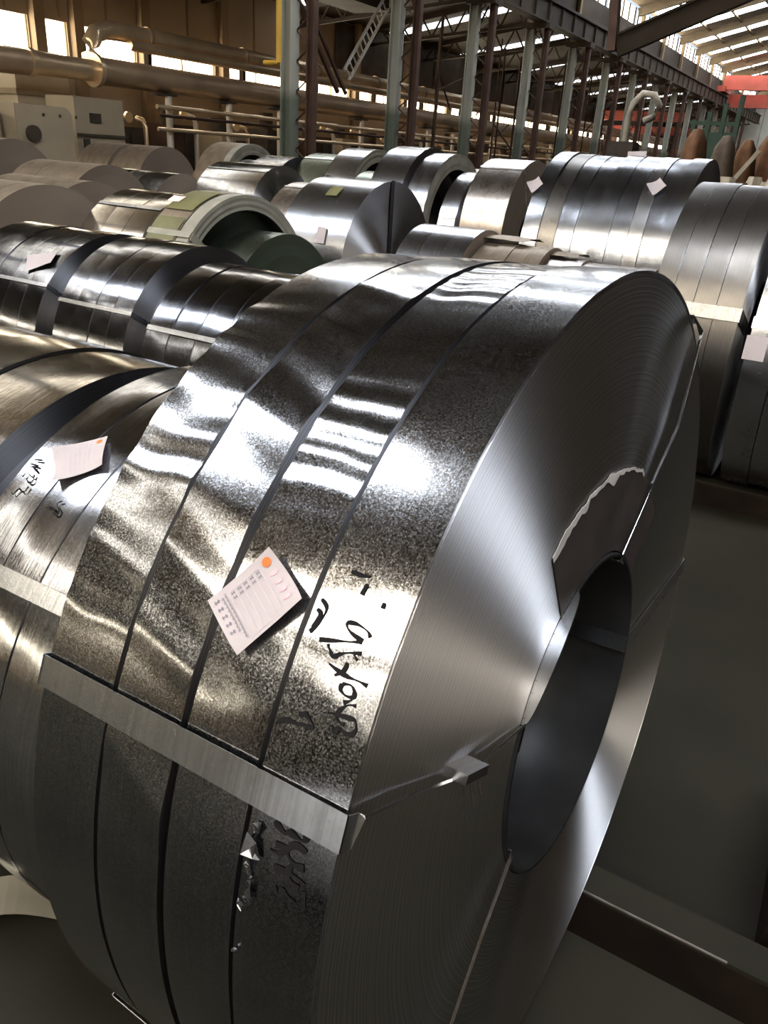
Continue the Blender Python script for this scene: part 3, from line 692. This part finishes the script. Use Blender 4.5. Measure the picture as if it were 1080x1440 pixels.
TXT_UP= [[(0.0749, 138.71), (0.0648, 138.76), (0.0528, 138.67)], [(0.0359, 143.44), (0.0495, 143.18), (0.0571, 142.83), (0.0566, 142.5), (0.0469, 142.4), (0.0346, 142.63), (0.03, 142.97)], [(0.0367, 143.5), (0.0464, 143.77), (0.0608, 144.07), (0.0807, 144.49)], [(0.0942, 141.51), (0.0866, 141.9), (0.0849, 142.42), (0.0882, 143.32), (0.0941, 144.21)], [(0.0948, 142.35), (0.0893, 142.7), (0.094, 143.8)], [(0.0529, 139.25), (0.0544, 140.19)], [(0.0288, 140.19), (0.0285, 140.66)], [(0.0701, 144.57), (0.0667, 144.87), (0.06, 145.28), (0.0529, 144.89), (0.0453, 144.6), (0.0327, 144.33)], [(0.0397, 144.6), (0.0344, 144.88)], [(0.0614, 145.9), (0.0487, 146.16), (0.0368, 146.29), (0.0258, 146.27), (0.0163, 146.34)], [(0.0433, 145.32), (0.0441, 145.96), (0.0518, 146.56)], [(0.0411, 146.91), (0.0413, 147.33), (0.0349, 147.6), (0.0265, 147.51), (0.0267, 147.13), (0.0323, 146.77), (0.0411, 146.91)], [(0.034, 148.15), (0.0292, 147.89), (0.0267, 147.7)], [(0.0209, 148.01), (0.0279, 148.15), (0.0345, 148.65), (0.0366, 149.17), (0.0338, 149.54), (0.0267, 149.62)], [(0.0461, 149.31), (0.0367, 149.14), (0.024, 149.01), (0.0173, 149.03), (0.014, 149.52), (0.0161, 150.03), (0.0234, 150.12), (0.033, 149.97)], [(0.0391, 149.97), (0.0341, 150.46), (0.0317, 150.0)], [(0.0981, 151.66), (0.0894, 151.15), (0.0791, 151.02), (0.0691, 150.87), (0.0597, 150.88), (0.0585, 150.62), (0.0631, 150.37), (0.0701, 150.12)], [(0.076, 150.38), (0.0673, 149.96)], [(0.0881, 151.15), (0.0776, 151.09), (0.0639, 150.98)]]
TAG= [[(0.1686, 139.06), (0.1084, 142.03), (0.1607, 148.01), (0.221, 144.89)]]
TXT_L2= [[(1.075, 122.8), (1.057, 122.5)], [(1.055, 123.7), (1.074, 123.8), (1.073, 124.5), (1.065, 124.1), (1.05, 124.7), (1.058, 123.7)], [(1.069, 126.4), (1.067, 125.5), (1.048, 125.9), (1.05, 125.3)], [(1.05, 125.7), (1.057, 126.5), (1.048, 126.9), (1.043, 126.5), (1.049, 125.4)], [(1.068, 129.4), (1.062, 129.7), (1.058, 128.5), (1.047, 128.8), (1.043, 128.5), (1.043, 127.6)], [(0.982, 129.7), (0.973, 129.4), (0.963, 129.6), (0.962, 130.1), (0.953, 130.2), (0.954, 129.4), (0.967, 128.5), (0.96, 127.8)]]
TAG_L2= [[(1.043, 120.4), (0.978, 114.4), (0.935, 120.0), (0.995, 125.7)]]

# --- the large bundle in front
R0, RH = 0.70, 0.2735
Cn = Vector((1.06489438, 0.21612775, -0.81999116 + EYE)); ax = Vector((0.04655275, 0.9973875, -0.05523606)).normalized()
ex = ax.cross(Vector((0, 0, 1))).normalized(); uz = ex.cross(ax)
main = bpy.data.objects.new('slit_coil_bundle', None); COL.objects.link(main); main.empty_display_size = 0.1
main.matrix_world = Matrix(((ex.x, ax.x, uz.x, 0), (ex.y, ax.y, uz.y, 0), (ex.z, ax.z, uz.z, 0), (0, 0, 0, 1)))
main.location = Cn - uz * R0
tag(main, 'large bundle of four galvanised slit coils strapped together in the foreground', 'steel coil')


def win(t, a, b, s=4.0):
    return 1 / (1 + math.exp(-(t - a) / s * 4)) / (1 + math.exp((t - b) / s * 4))


def d_near(t, y):
    g = math.degrees(t) % 360; return 0.0005 * nz(g / 5, y * 9, 1) + 0.00012 * nz(g / 0.9, y * 60, 4) + 0.0010 * win(g, 138, 150) * nz(g / 3.0, y * 14, 2)


def d_three(t, y):
    g = math.degrees(t) % 360
    return 0.0006 * nz(g / 6, y * 8, 11) + 0.0010 * win(g, 119, 134) * math.sin(g * 2 * PI / 3.3 + 2.5 * nz(y * 16, g / 8, 3)) + 0.0008 * win(g, 92, 106) * math.sin(g * 2 * PI / 3.0 + 3 * nz(y * 18, g / 9, 5)) + 0.0006 * win(g, 136, 152) * nz(g / 2, y * 18, 6)


def d_two(t, y):
    g = math.degrees(t) % 360; h = 0.0006 * nz(g / 7, y * 8, 21)
    for (s0, g0), (s1, g1), amp, wd_ in CREASES:
        sl = (g1 - g0) / (s1 - s0); L = (g - (g0 + sl * (y + SC2 - s0))) * R0 * PI / 180
        h += 1.6 * amp * max(0.0, 1 - abs(L) / wd_)
    return h


def d_far(t, y):
    g = math.degrees(t) % 360; u = nz(y * 9, g / 9, 31)
    return 0.0007 * nz(g / 6, y * 8, 41) + 0.0026 * win(g, 110, 139, 5) * math.sin(g * 2 * PI / 5.6 + 2.6 * u + y * 12) * (0.6 + 0.6 * nz(g / 7, y * 6, 33)) + 0.0016 * win(g, 138, 151) * max(0, math.sin(g * 2 * PI / 6.2 + 2 * u)) ** 4


SLIT = [(0.0, 0.1002, d_near), (0.1085, 0.2042, d_three), (0.2125, 0.3112, d_two), (0.3195, 0.4310, d_far)]
CREASES = [((0.3104, 135.6), (0.2141, 137.3), 0.0020, 0.05), ((0.3204, 119.8), (0.2112, 124.0), -0.0018, 0.03), ((0.3181, 125.4), (0.212, 128.7), 0.0024, 0.045),
           ((0.33, 111.6), (0.2293, 115.7), 0.0016, 0.03), ((0.3419, 104.0), (0.2383, 107.0), 0.0016, 0.03), ((0.3117, 141.3), (0.2377, 143.7), 0.0018, 0.04), ((0.2579, 150.0), (0.2103, 151.0), 0.0014, 0.03), ((0.30, 160.0), (0.2089, 164.0), 0.0024, 0.05)]
SC2 = (0.2125 + 0.3145) / 2
for i, (s0, s1, df) in enumerate(SLIT):
    me = ring_mesh('strip_coil', R0 - (0, 0.003, 0.001, 0.002)[i], RH, s1 - s0, ('galv', 'face_dark' if i else 'face_bright', 'bore', 'face_dark'), 540, 14, df, 8, 0.0, i, i == 0)  # dark faces inside the gaps paint in the shade between strips
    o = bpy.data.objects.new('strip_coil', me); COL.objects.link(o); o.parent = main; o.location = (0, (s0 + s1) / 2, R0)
    o['label'] = ('slit coil with handwriting beside the open face', 'slit coil under the paper label', 'creased slit coil', 'wavy slit coil at the far end')[i]
W_ALL = 0.431
near_thin = lambda d, lift: [(RH - 0.003, -0.006, d - 4, 0.003, 0.6), (0.46, -lift, d + 1.2, 0.003, 0.9), (R0 * 0.87, -lift, d, 0.003, 0.9), (R0 * 0.985, -0.012, d, 0.003, 0.5), (R0 * 0.986, -0.006, 156.8, 0.036, 0.0)]
strap(main, R0, RH - 0.0105, 0, W_ALL, 156.8, 0.036, near=near_thin(155.5, 0.012), t=0.0012, off=0.004)
strap(main, R0, RH - 0.0105, 0, W_ALL, 57, 0.034, near=[(RH - 0.003, -0.006, 62, 0.012, 0.3), (0.40, -0.010, 55, 0.006, 0.9), (0.53, -0.016, 51, 0.006, 1.0), (R0 + 0.003, -0.010, 53, 0.02, 0.4)], t=0.0012, off=0.004)
strap(main, R0, RH - 0.0105, 0, W_ALL, -2, 0.036, t=0.0012, off=0.003)
strap(main, R0, RH - 0.0105, 0, W_ALL, -153, 0.034, near=[(RH - 0.003, -0.008, -157, 0.006, 0.8), (0.37, -0.012, -154, 0.005, 0.9), (0.50, -0.012, -148, 0.005, 0.9), (R0 + 0.003, -0.008, -150, 0.02, 0.4)], t=0.0012, off=0.004)
# seal clip on the left strap
cp = cyl_pt(0.473, -0.014, 155.5, R0)
sl = MB(); dr = Vector((math.cos(math.radians(155.5)), 0, math.sin(math.radians(155.5)))); sl.bar(cp - dr * 0.03, cp + dr * 0.03, 0.012, 0.03, (0, 1, 0)).build('seal_clip', 'strap_steel', main)
for q in range(3):
    c0 = cp + dr * (0.02 - 0.02 * q) + Vector((0, -0.006, -0.01)); MB().bar(c0, c0 + Vector((-0.004, -0.008, -0.045 + 0.012 * q)), 0.003, 0.002).build('strap_tail', 'strap_steel', main)
# core sleeve in the bore and the torn paper disc round it
v, f = [], []; nn = 96
for rr, y in ((RH - 0.002, -0.004), (RH - 0.002, W_ALL + 0.004), (RH - 0.010, W_ALL + 0.004), (RH - 0.010, -0.004)):
    v += [(rr * math.cos(2 * PI * j / nn), y, R0 + rr * math.sin(2 * PI * j / nn)) for j in range(nn)]
for q in range(4): f += [(q * nn + j, q * nn + (j + 1) % nn, ((q + 1) % 4) * nn + (j + 1) % nn, ((q + 1) % 4) * nn + j) for j in range(nn)]
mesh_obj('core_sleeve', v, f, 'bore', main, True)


def torn(name, a0, a1, r0, r1f, y, mat, th=0.0006):
    v, f = [], []; n = 80
    for q in range(n + 1):
        g = a0 + (a1 - a0) * q / n
        for rr in (r0(g), r1f(g)):
            for yy in (y, y - th): p = cyl_pt(rr, yy, g, R0); v.append(p)
    for q in range(n): b = q * 4; f += [(b + 1, b + 5, b + 7, b + 3), (b, b + 2, b + 6, b + 4), (b + 2, b + 3, b + 7, b + 6), (b, b + 4, b + 5, b + 1)]
    return mesh_obj(name, v, f, mat, main)


rag = lambda g: 0.410 + 0.006 * nz(g / 5, 2.2) + 0.003 * nz(g / 1.5, 7.7)
cpaper = torn('core_paper', 36, 118, lambda g: RH + 0.001, rag, -0.0010, 'core_paper')
torn('torn_edge', 60, 118, lambda g: rag(g) - 0.003 - 0.022 * abs(nz(g / 9, 5.1)) * (g > 78) - 0.005 * (g > 100), lambda g: rag(g) + 0.002, -0.0021, 'core_torn')

v, f = [], []; nn = 40
for q in range(nn + 1):
    g = 106 + 46 * q / nn; lip = 0.016 * math.sin(PI * q / nn) ** 0.5
    for rr, y in ((RH - 0.002, 0.004), (RH - 0.002, -0.004 - lip), (RH - 0.007, -0.004 - lip), (RH - 0.007, 0.004)): v.append(cyl_pt(rr, y, g, R0))
for q in range(nn):
    for j in range(4): f.append((q * 4 + j, q * 4 + (j + 1) % 4, q * 4 + 4 + (j + 1) % 4, q * 4 + 4 + j))
mesh_obj('core_lip', v, f, 'strap_steel', main)

# writing and label on the front bundle
ink_strokes(main, TXT_LOW, R0, R0, 0.0065, 'ink', disp=lambda t, s: d_near(t, s - 0.05175))
ink_strokes(main, TXT_UP[:3] + TXT_UP[7:], R0, R0, 0.0042, 'ink', disp=lambda t, s: d_near(t, s - 0.05175))
for st in TXT_UP[3:7]: ink_strokes(main, [st], R0, R0, 0.0040, 'ink', 'ink_mark', disp=lambda t, s: d_near(t, s - 0.05175))


def printed(lab, pt, rows, seed):
    """rules, small characters and the red roundel printed on a label; u runs along the title edge"""
    rnd = random.Random(seed)

    def quad(m, u0, u1, w0, w1, h=0.0009):
        m.add([pt(u0, w0, 0.003 + h), pt(u1, w0, 0.003 + h), pt(u1, w1, 0.003 + h), pt(u0, w1, 0.003 + h)], [(0, 1, 2, 3)])
    t = MB()
    for q in range(4): t.add([], []); quad(t, 0.30 + 0.15 * q, 0.37 + 0.15 * q, 0.10, 0.17); quad(t, 0.33 + 0.15 * q, 0.35 + 0.15 * q, 0.08, 0.20)
    t.build('title_print', 'print_pink', lab)
    r = MB()
    for q in range(6): quad(r, 0.12, 0.93, 0.25 + 0.095 * q, 0.258 + 0.095 * q)
    quad(r, 0.12, 0.128, 0.25, 0.73); quad(r, 0.30, 0.307, 0.25, 0.73); quad(r, 0.93, 0.938, 0.25, 0.73)
    r.build('ruled_lines', 'print_rule', lab)
    c = MB()
    for q in range(5):
        for z in range(2):
            u, w_ = 0.15 + 0.075 * z, 0.275 + 0.095 * q
            quad(c, u, u + 0.045, w_ + 0.005, w_ + 0.016); quad(c, u, u + 0.045, w_ + 0.034, w_ + 0.044); quad(c, u + 0.016, u + 0.028, w_, w_ + 0.05)
    for q in range(34):
        u = 0.10 + 0.024 * q; quad(c, u, u + 0.013, 0.765, 0.78 + 0.008 * (q % 3))
        if q < 26: quad(c, u + 0.03, u + 0.042, 0.81, 0.825 + 0.008 * ((q + 1) % 3))
    for q in range(5):
        u = 0.10 + 0.14 * q; quad(c, u, u + 0.06, 0.875, 0.89); quad(c, u, u + 0.06, 0.92, 0.932); quad(c, u + 0.022, u + 0.036, 0.865, 0.94)
    c.build('small_print', 'print_grey', lab)
    lg = MB(); n = 20; lg.add([pt(0.14 + 0.068 * math.cos(2 * PI * j / n), 0.135 + 0.062 * math.sin(2 * PI * j / n), 0.0041) for j in range(n)], [tuple(range(n))])
    lgo = lg.build('round_logo', 'logo_red', lab)
    return lgo


lab, pt = card(main, TAG[0], R0, R0, 'paper', 10, 0.003, 0.012, seed=2)
lab['label'] = 'pinkish white paper label with red round logo and ruled lines'
printed(lab, pt, 6, 1)
# crumpled foil scraps squeezed out of the joint
rnd = random.Random(11)
for q, (g, sz) in enumerate(((160.2, 0.016), (161.5, 0.02), (163.4, 0.013), (165.0, 0.018), (166.6, 0.010), (171.0, 0.004))):
    v = [cyl_pt(R0 + rnd.uniform(0.001, 0.007), 0.097 + rnd.uniform(-1, 0.15) * sz, g + rnd.uniform(-1, 1) * sz * 60, R0) for _ in range(9)]
    f = [(i, (i + 1) % 9, (i + 4) % 9) for i in range(9)]
    mesh_obj('foil_scrap', v, f, 'galv_bright', main)

# --- neighbours in the front row
nb, s = bundle('slit_coil_bundle', 'glossy slit coil bundle with 1883 handwritten, between the front bundle and the bronze one', 1.03, 0.675, 0.56, [0.24, 0.085, 0.09], ('galv_smooth', 'face_dark', 'bore'), straps=(142,), strap_w=0.03, seg=300, nax=8, wob=0.0016, vary=0.0)
tx = [[(p[0] - 0.675, p[1]) for p in st] for st in TXT_L2]
ink_strokes(nb, tx, 0.5625, 0.56, 0.0034, 'ink')
tc_ = [(p[0] - 0.675, p[1]) for p in TAG_L2[0]]; tc_ = [tc_[1], tc_[2], tc_[3], tc_[0]]
lab, pt = card(nb, tc_, 0.56, 0.56, 'paper', 10, 0.004, 0.02, seed=5); printed(lab, pt, 6, 4)
l1, s = bundle('slit_coil_bundle', 'bronze tinted slit coil bundle at the left edge of the front row', 1.0, 1.165, 0.557, [0.20, 0.17, 0.17], ('bronze_sheet', 'face_dark', 'bore'), straps=(150,), seg=240, nax=6, wob=0.0012, jit=0.008)

# --- black glossy row
b1, s = bundle('slit_coil_bundle', 'black glossy coil bundle with a paper card at the left edge', 2.78, 3.21, 0.54, [0.13, 0.13, 0.13, 0.14, 0.14], DRK, straps=(142,), strap_w=0.018, seg=200, nax=4, wob=0.0012)
yy, gg = hit(60, 368, 2.78, 0.54); card(b1, [(yy - 3.21 + 0.10, gg - 1), (yy - 3.21 - 0.05, gg - 8), (yy - 3.21 - 0.08, gg + 1), (yy - 3.21 + 0.06, gg + 8)], 0.54, 0.54, 'paper', lift=0.004, curl=0.02)
b2, s = bundle('slit_coil_bundle', 'black glossy coil bundle in the middle of its row, strap across its front', 2.80, 2.65, 0.54, [0.115, 0.115, 0.12, 0.12], DRK, straps=(148,), strap_w=0.018, seg=200, nax=4, wob=0.0010)
b3, s = bundle('slit_coil_bundle', 'black glossy coil bundle half hidden behind the front bundle', 2.72, 1.95, 0.515, [0.14, 0.14, 0.14, 0.13], DRK, straps=(146,), strap_w=0.022, seg=200, nax=4, wob=0.0014)

# --- third row
ol, s = bundle('wrapped_coil', 'olive wrapped coil with a pale rim and dark open face', 4.0, 3.416, 0.62, [0.10, 0.24], None, hole=[0.575, 0.12], mats_list=[('ring_paper', 'ring_paper', 'face_green'), ('dull_sheet', 'face_green', 'face_green')], straps=(), seg=140, wob=0.002)
for j, (g0, g1) in enumerate(((98, 122), (128, 150), (154, 172))):
    card(ol, [(0.11, g0), (0.33, g0), (0.33, g1), (0.11, g1)], 0.67, 0.67, 'olive_wrap', n=8, lift=0.004, curl=0.0, name='wrap_patch')
yy, gg = hit(249, 281, 4.0, 0.67, 0.0); card(ol, [(yy - 3.416 + .05, gg - 3), (yy - 3.416 - .05, gg - 3), (yy - 3.416 - .05, gg + 3), (yy - 3.416 + .05, gg + 3)], 0.67, 0.67, 'paper_pink', lift=0.008)
strap(ol, 0.67, 0.55, 0, 0.34, 138, 0.04, 'ring_paper')
MB().bar(cyl_pt(0.66, -0.006, 138, 0.67), cyl_pt(0.10, -0.006, 128, 0.67), 0.05, 0.004, (0, 1, 0)).build('face_strap', 'ring_paper', ol)
bundle('steel_coil', 'small green tinted coil between the olive coil and the silver one', 4.04, 3.13, 0.515, [0.26], GRN, hole=0.25, seg=120, wob=0.002)
bundle('steel_coil', 'dull brown coil with a broad plain face at the left edge', 3.60, 4.80, 0.60, [0.18, 0.18, 0.2], DUL, hole=0.12, seg=140)
bundle('slit_coil_bundle', 'brown stained low coil bundle left of the olive wrapped coil', 4.25, 4.08, 0.59, [0.2, 0.2, 0.2], ('bronze_sheet', 'face_brown', 'bore'), straps=(120,), seg=120, wob=0.002)
bundle('steel_coil', 'dull grey brown coil behind the plain faced one at the left', 5.1, 6.15, 0.57, [0.35, 0.35, 0.4], DUL, hole=0.12, seg=96)
bundle('steel_coil', 'matt brown coil with a slumped side, below the far brown pair', 6.6, 7.65, 0.61, [0.35, 0.4, 0.4], DUL, hole=0.12, seg=96)
bundle('slit_coil_bundle', 'grey banded coil bundle in front of the far brown pair', 8.0, 7.9, 0.565, [0.45, 0.3, 0.22, 0.2], None, hole=0.14, seg=96, mats_list=[('galv_smooth', 'face_brown', 'bore'), ('galv_bright', 'face_brown', 'bore'), ('dark_sheet', 'face_brown', 'bore'), ('galv_bright', 'face_brown', 'bore')], vary=0.012)
bundle('steel_coil', 'matt brown coil with a smooth round face, right one of the far pair', 11.0, 11.2, 0.70, [0.75], DUL, hole=0.1, seg=96)
bundle('slit_coil_bundle', 'matt brown banded coil, left one of the far pair', 11.0, 12.05, 0.70, [0.25, 0.3, 0.3], DUL, hole=0.2, seg=96)
bundle('steel_coil', 'dark grey coil far at the left edge below the cabinets', 8.0, 11.3, 0.70, [0.5, 0.6], DUL, hole=0.2, seg=96)
bundle('steel_coil', 'dark low coil behind the smooth faced brown coil', 11.9, 10.6, 0.60, [0.4], ('dull_sheet', 'face_dark', 'bore'), hole=0.2, seg=80)

# --- middle ground
sv, s = bundle('steel_coil', 'wide silver coil with a strap down its dark blue face', 5.30, 3.12, 0.67, [0.58], ('galv_bright', 'face_bright', 'bore'), hole=0.16, seg=200, nax=4, wob=0.0008)
strap(sv, 0.67, 0.16, 0, 0.58, 90, 0.045, 'dark_strap')
yy, gg = hit(452, 331, 5.3, 0.67); yy -= 3.12; card(sv, [(yy + .045, gg - 5), (yy - .03, gg - 5), (yy - .045, gg + 5), (yy + .03, gg + 5)], 0.67, 0.67, 'paper', lift=0.005, curl=0.01)
yy, gg = hit(471, 269, 5.3, 0.67); yy -= 3.12; card(sv, [(yy + .05, gg - 5), (yy - .05, gg - 5), (yy - .05, gg + 5), (yy + .05, gg + 5)], 0.67, 0.67, 'olive_wrap', lift=0.005, name='olive_patch')
bundle('steel_coil', 'pinkish coil peeping out behind the wide silver coil', 6.6, 4.45, 0.61, [0.5], WRM, hole=0.2, seg=96, straps=(110,))
bundle('steel_coil', 'grey coil with a dark sunray face, left of the pinkish coil', 8.75, 6.83, 0.65, [1.0], ('galv_smooth', 'face_bright', 'bore'), hole=0.1, seg=120, straps=(118,))
bundle('steel_coil', 'far small coil left of the nearest column, rim in grey paper', 11.7, 9.8, 0.77, [0.15, 0.55], None, hole=[0.64, 0.12], seg=96, mats_list=[('ring_paper', 'ring_paper', 'face_green'), ('dull_sheet', 'face_green', 'face_green')])
bundle('slit_coil_bundle', 'small shiny coil bundle below the nearest column', 10.2, 7.65, 0.696, [0.12, 0.45], GBR, hole=0.5, seg=96)
bundle('steel_coil', 'small pale coil left of the shiny one below the nearest column', 10.3, 8.39, 0.655, [0.35], ('galv_bright', 'face_brown', 'bore'), hole=0.2, seg=80)
bundle('steel_coil', 'green grey coil just right of the nearest column', 10.6, 6.98, 0.735, [0.62], GRN, hole=0.5, seg=96, straps=(115,))
bundle('steel_coil', 'silver ring coil with a green black hollow, between two thin pale coils', 10.5, 6.42, 0.785, [0.48], ('galv_bright', 'ring_paper', 'face_green'), hole=0.66, seg=110)
bundle('steel_coil', 'small pale green coil in front of the silver ring coil', 9.6, 5.69, 0.648, [0.34], GRN, hole=0.2, seg=80)
bundle('steel_coil', 'bright silver coil left of the two thin ring coils', 9.1, 4.80, 0.81, [0.44], GBR, hole=0.4, seg=110)
bundle('slit_coil_bundle', 'pair of thin bright ring coils right of the bright silver coil', 9.1, 4.46, 0.785, [0.15, 0.13], ('galv_bright', 'ring_paper', 'face_green'), hole=0.66, seg=110)
bundle('steel_coil', 'single narrow bright coil beside the pinkish pair', 9.1, 4.10, 0.69, [0.22], GBR, hole=0.4, seg=110)
bundle('slit_coil_bundle', 'pinkish pair of coils with a bright top, left of the long ribbed coil', 9.1, 3.47, 0.775, [0.28, 0.24], WRM, hole=0.3, seg=110, straps=(118,))
bundle('steel_coil', 'tan coil top showing behind the narrow bright coil', 10.9, 4.75, 0.70, [0.5], WRM, hole=0.3, seg=80)
gw = [0.13, 0.12, 0.11, 0.14, 0.14, 0.14, 0.14, 0.14, 0.14]
gb, s = bundle('slit_coil_bundle', 'long ribbed bundle of many grey slit coils with cards on it', 7.0, 1.22, 0.815, gw, None, hole=0.3, seg=160, nax=3, vary=0.035, wob=0.0030,
               mats_list=[GGR, GGR, ('galv_bright', 'face_dark', 'bore'), GGR, GGR, GGR, GGR, ('brown_grey', 'face_dark', 'bore'), GGR])
for px, py, sz in ((923, 265, 0.075), (753, 262, 0.07), (958, 243, 0.0)):
    if not sz: continue
    yy, gg = hit(px, py, 7.0, 0.865, 0.0); yy -= 1.22
    card(gb, [(yy + sz, gg), (yy, gg - sz * 75), (yy - sz, gg), (yy, gg + sz * 75)], 0.865, 0.865, 'paper', lift=0.010, curl=0.04)
c_ = at(895, 216, X=6.95) - Vector((7.0, 1.22, 0)); MB().bar(c_ + Vector((0.02, 0.075, -0.06)), c_ + Vector((0.02, -0.075, -0.05)), 0.004, 0.15, (0.25, 0, 1)).build('paper_label', 'paper', gb)
# low row of narrow strips with peeled ends
lo1, s = bundle('slit_coil_bundle', 'low pale coil bundle just behind the crest of the front bundle', 5.25, 2.30, 0.54, [0.16, 0.17, 0.17], ('galv_bright', 'face_brown', 'bore'), hole=0.2, seg=120)
lo2, s = bundle('slit_coil_bundle', 'low brown coil bundle with torn peeling ends on top', 5.25, 1.80, 0.515, [0.12, 0.12, 0.12, 0.12], DUL, hole=0.2, seg=120, vary=0.03)
lo3, s = bundle('slit_coil_bundle', 'low row of narrow tan coils below the long ribbed bundle', 5.22, 1.10, 0.485, [0.11, 0.115, 0.115, 0.115, 0.115, 0.115], WRM, hole=0.2, seg=120, vary=0.022)
rnd = random.Random(5)
for j, (px, py, R_, root, y0) in enumerate(((688, 326, .515, lo2, 1.8), (712, 322, .515, lo2, 1.8), (735, 325, .515, lo2, 1.8), (782, 345, .485, lo3, 1.1), (806, 342, .485, lo3, 1.1))):
    yy, gg = hit(px, py + 6, 5.25, R_); yy -= y0
    w2 = rnd.uniform(0.055, 0.085); v, f = [], []
    for q in range(9):
        g = gg + 12 - q * 4.5; h = 0.008 + 0.05 * (q / 8) ** 1.5 + rnd.uniform(-0.003, 0.003)
        for sg in (-1, 1):
            for tt in (0, 0.0015): v.append(cyl_pt(R_ + h + tt, yy + sg * w2 * (1 + rnd.uniform(-.25, .25)), g, R_))
    for q in range(8): b_ = q * 4; f += [(b_, b_ + 2, b_ + 6, b_ + 4), (b_ + 1, b_ + 5, b_ + 7, b_ + 3), (b_, b_ + 4, b_ + 5, b_ + 1), (b_ + 2, b_ + 3, b_ + 7, b_ + 6)]
    f += [(0, 1, 3, 2), (32, 34, 35, 33)]
    mesh_obj('peeled_end', v, f, 'dull_sheet', root)
# right-hand coils
h1, s = bundle('slit_coil_bundle', 'tall grey brown slit coil bundle standing right of the front bundle', 4.5, 0.41, 0.745, [0.11, 0.10, 0.10, 0.09], ('brown_grey', 'face_bright', 'bore'), hole=0.3, straps=(163,), strap_w=0.06, strap_mat='galv_grey', seg=200, nax=4, vary=0.008, wob=0.0012)
h2, s = bundle('slit_coil_bundle', 'silver coil bundle cut by the right edge, small card on its side', 4.5, -0.12, 0.74, [0.12, 0.11, 0.11, 0.13], ('galv_bright', 'face_bright', 'bore'), hole=0.3, straps=(164,), strap_w=0.05, seg=200, nax=4, vary=0.01, wob=0.0025)
yy, gg = hit(1062, 490, 4.5, 0.74); yy += 0.12; card(h2, [(yy + .045, gg - 4), (yy - .045, gg - 4), (yy - .045, gg + 4), (yy + .045, gg + 4)], 0.74, 0.74, 'paper', lift=0.005)

bundle('wrapped_coil', 'pale wrapped coil added out of view to reflect in the front bundle', -2.12, 0.95, 0.52, [0.33, 0.33], ('reflector_wrap', 'reflector_wrap', 'bore'), hole=0.25, seg=96)  # unseen coil, added to brighten the front bundle's metal by reflection
# --- bits on the floor at the lower left
v, f = [], []
for q in range(13):
    t = q / 12; c = Vector((0.52 + 0.20 * t, 1.34 - 0.17 * t + 0.03 * math.sin(3 * t), 0.02 + 0.045 * math.sin(PI * t)))
    d = Vector((0.03, 0.03, 0.01))
    v += [c - d, c + d, c + d + Vector((0, 0, .002)), c - d + Vector((0, 0, .002))]
for q in range(12):
    for j in range(4): f.append((q * 4 + j, q * 4 + (j + 1) % 4, q * 4 + 4 + (j + 1) % 4, q * 4 + 4 + j))
f += [(3, 2, 1, 0), (48, 49, 50, 51)]
tag(mesh_obj('curled_strip', v, f, 'ring_paper'), 'pale curled strip lying on the floor at the lower left', 'strip')
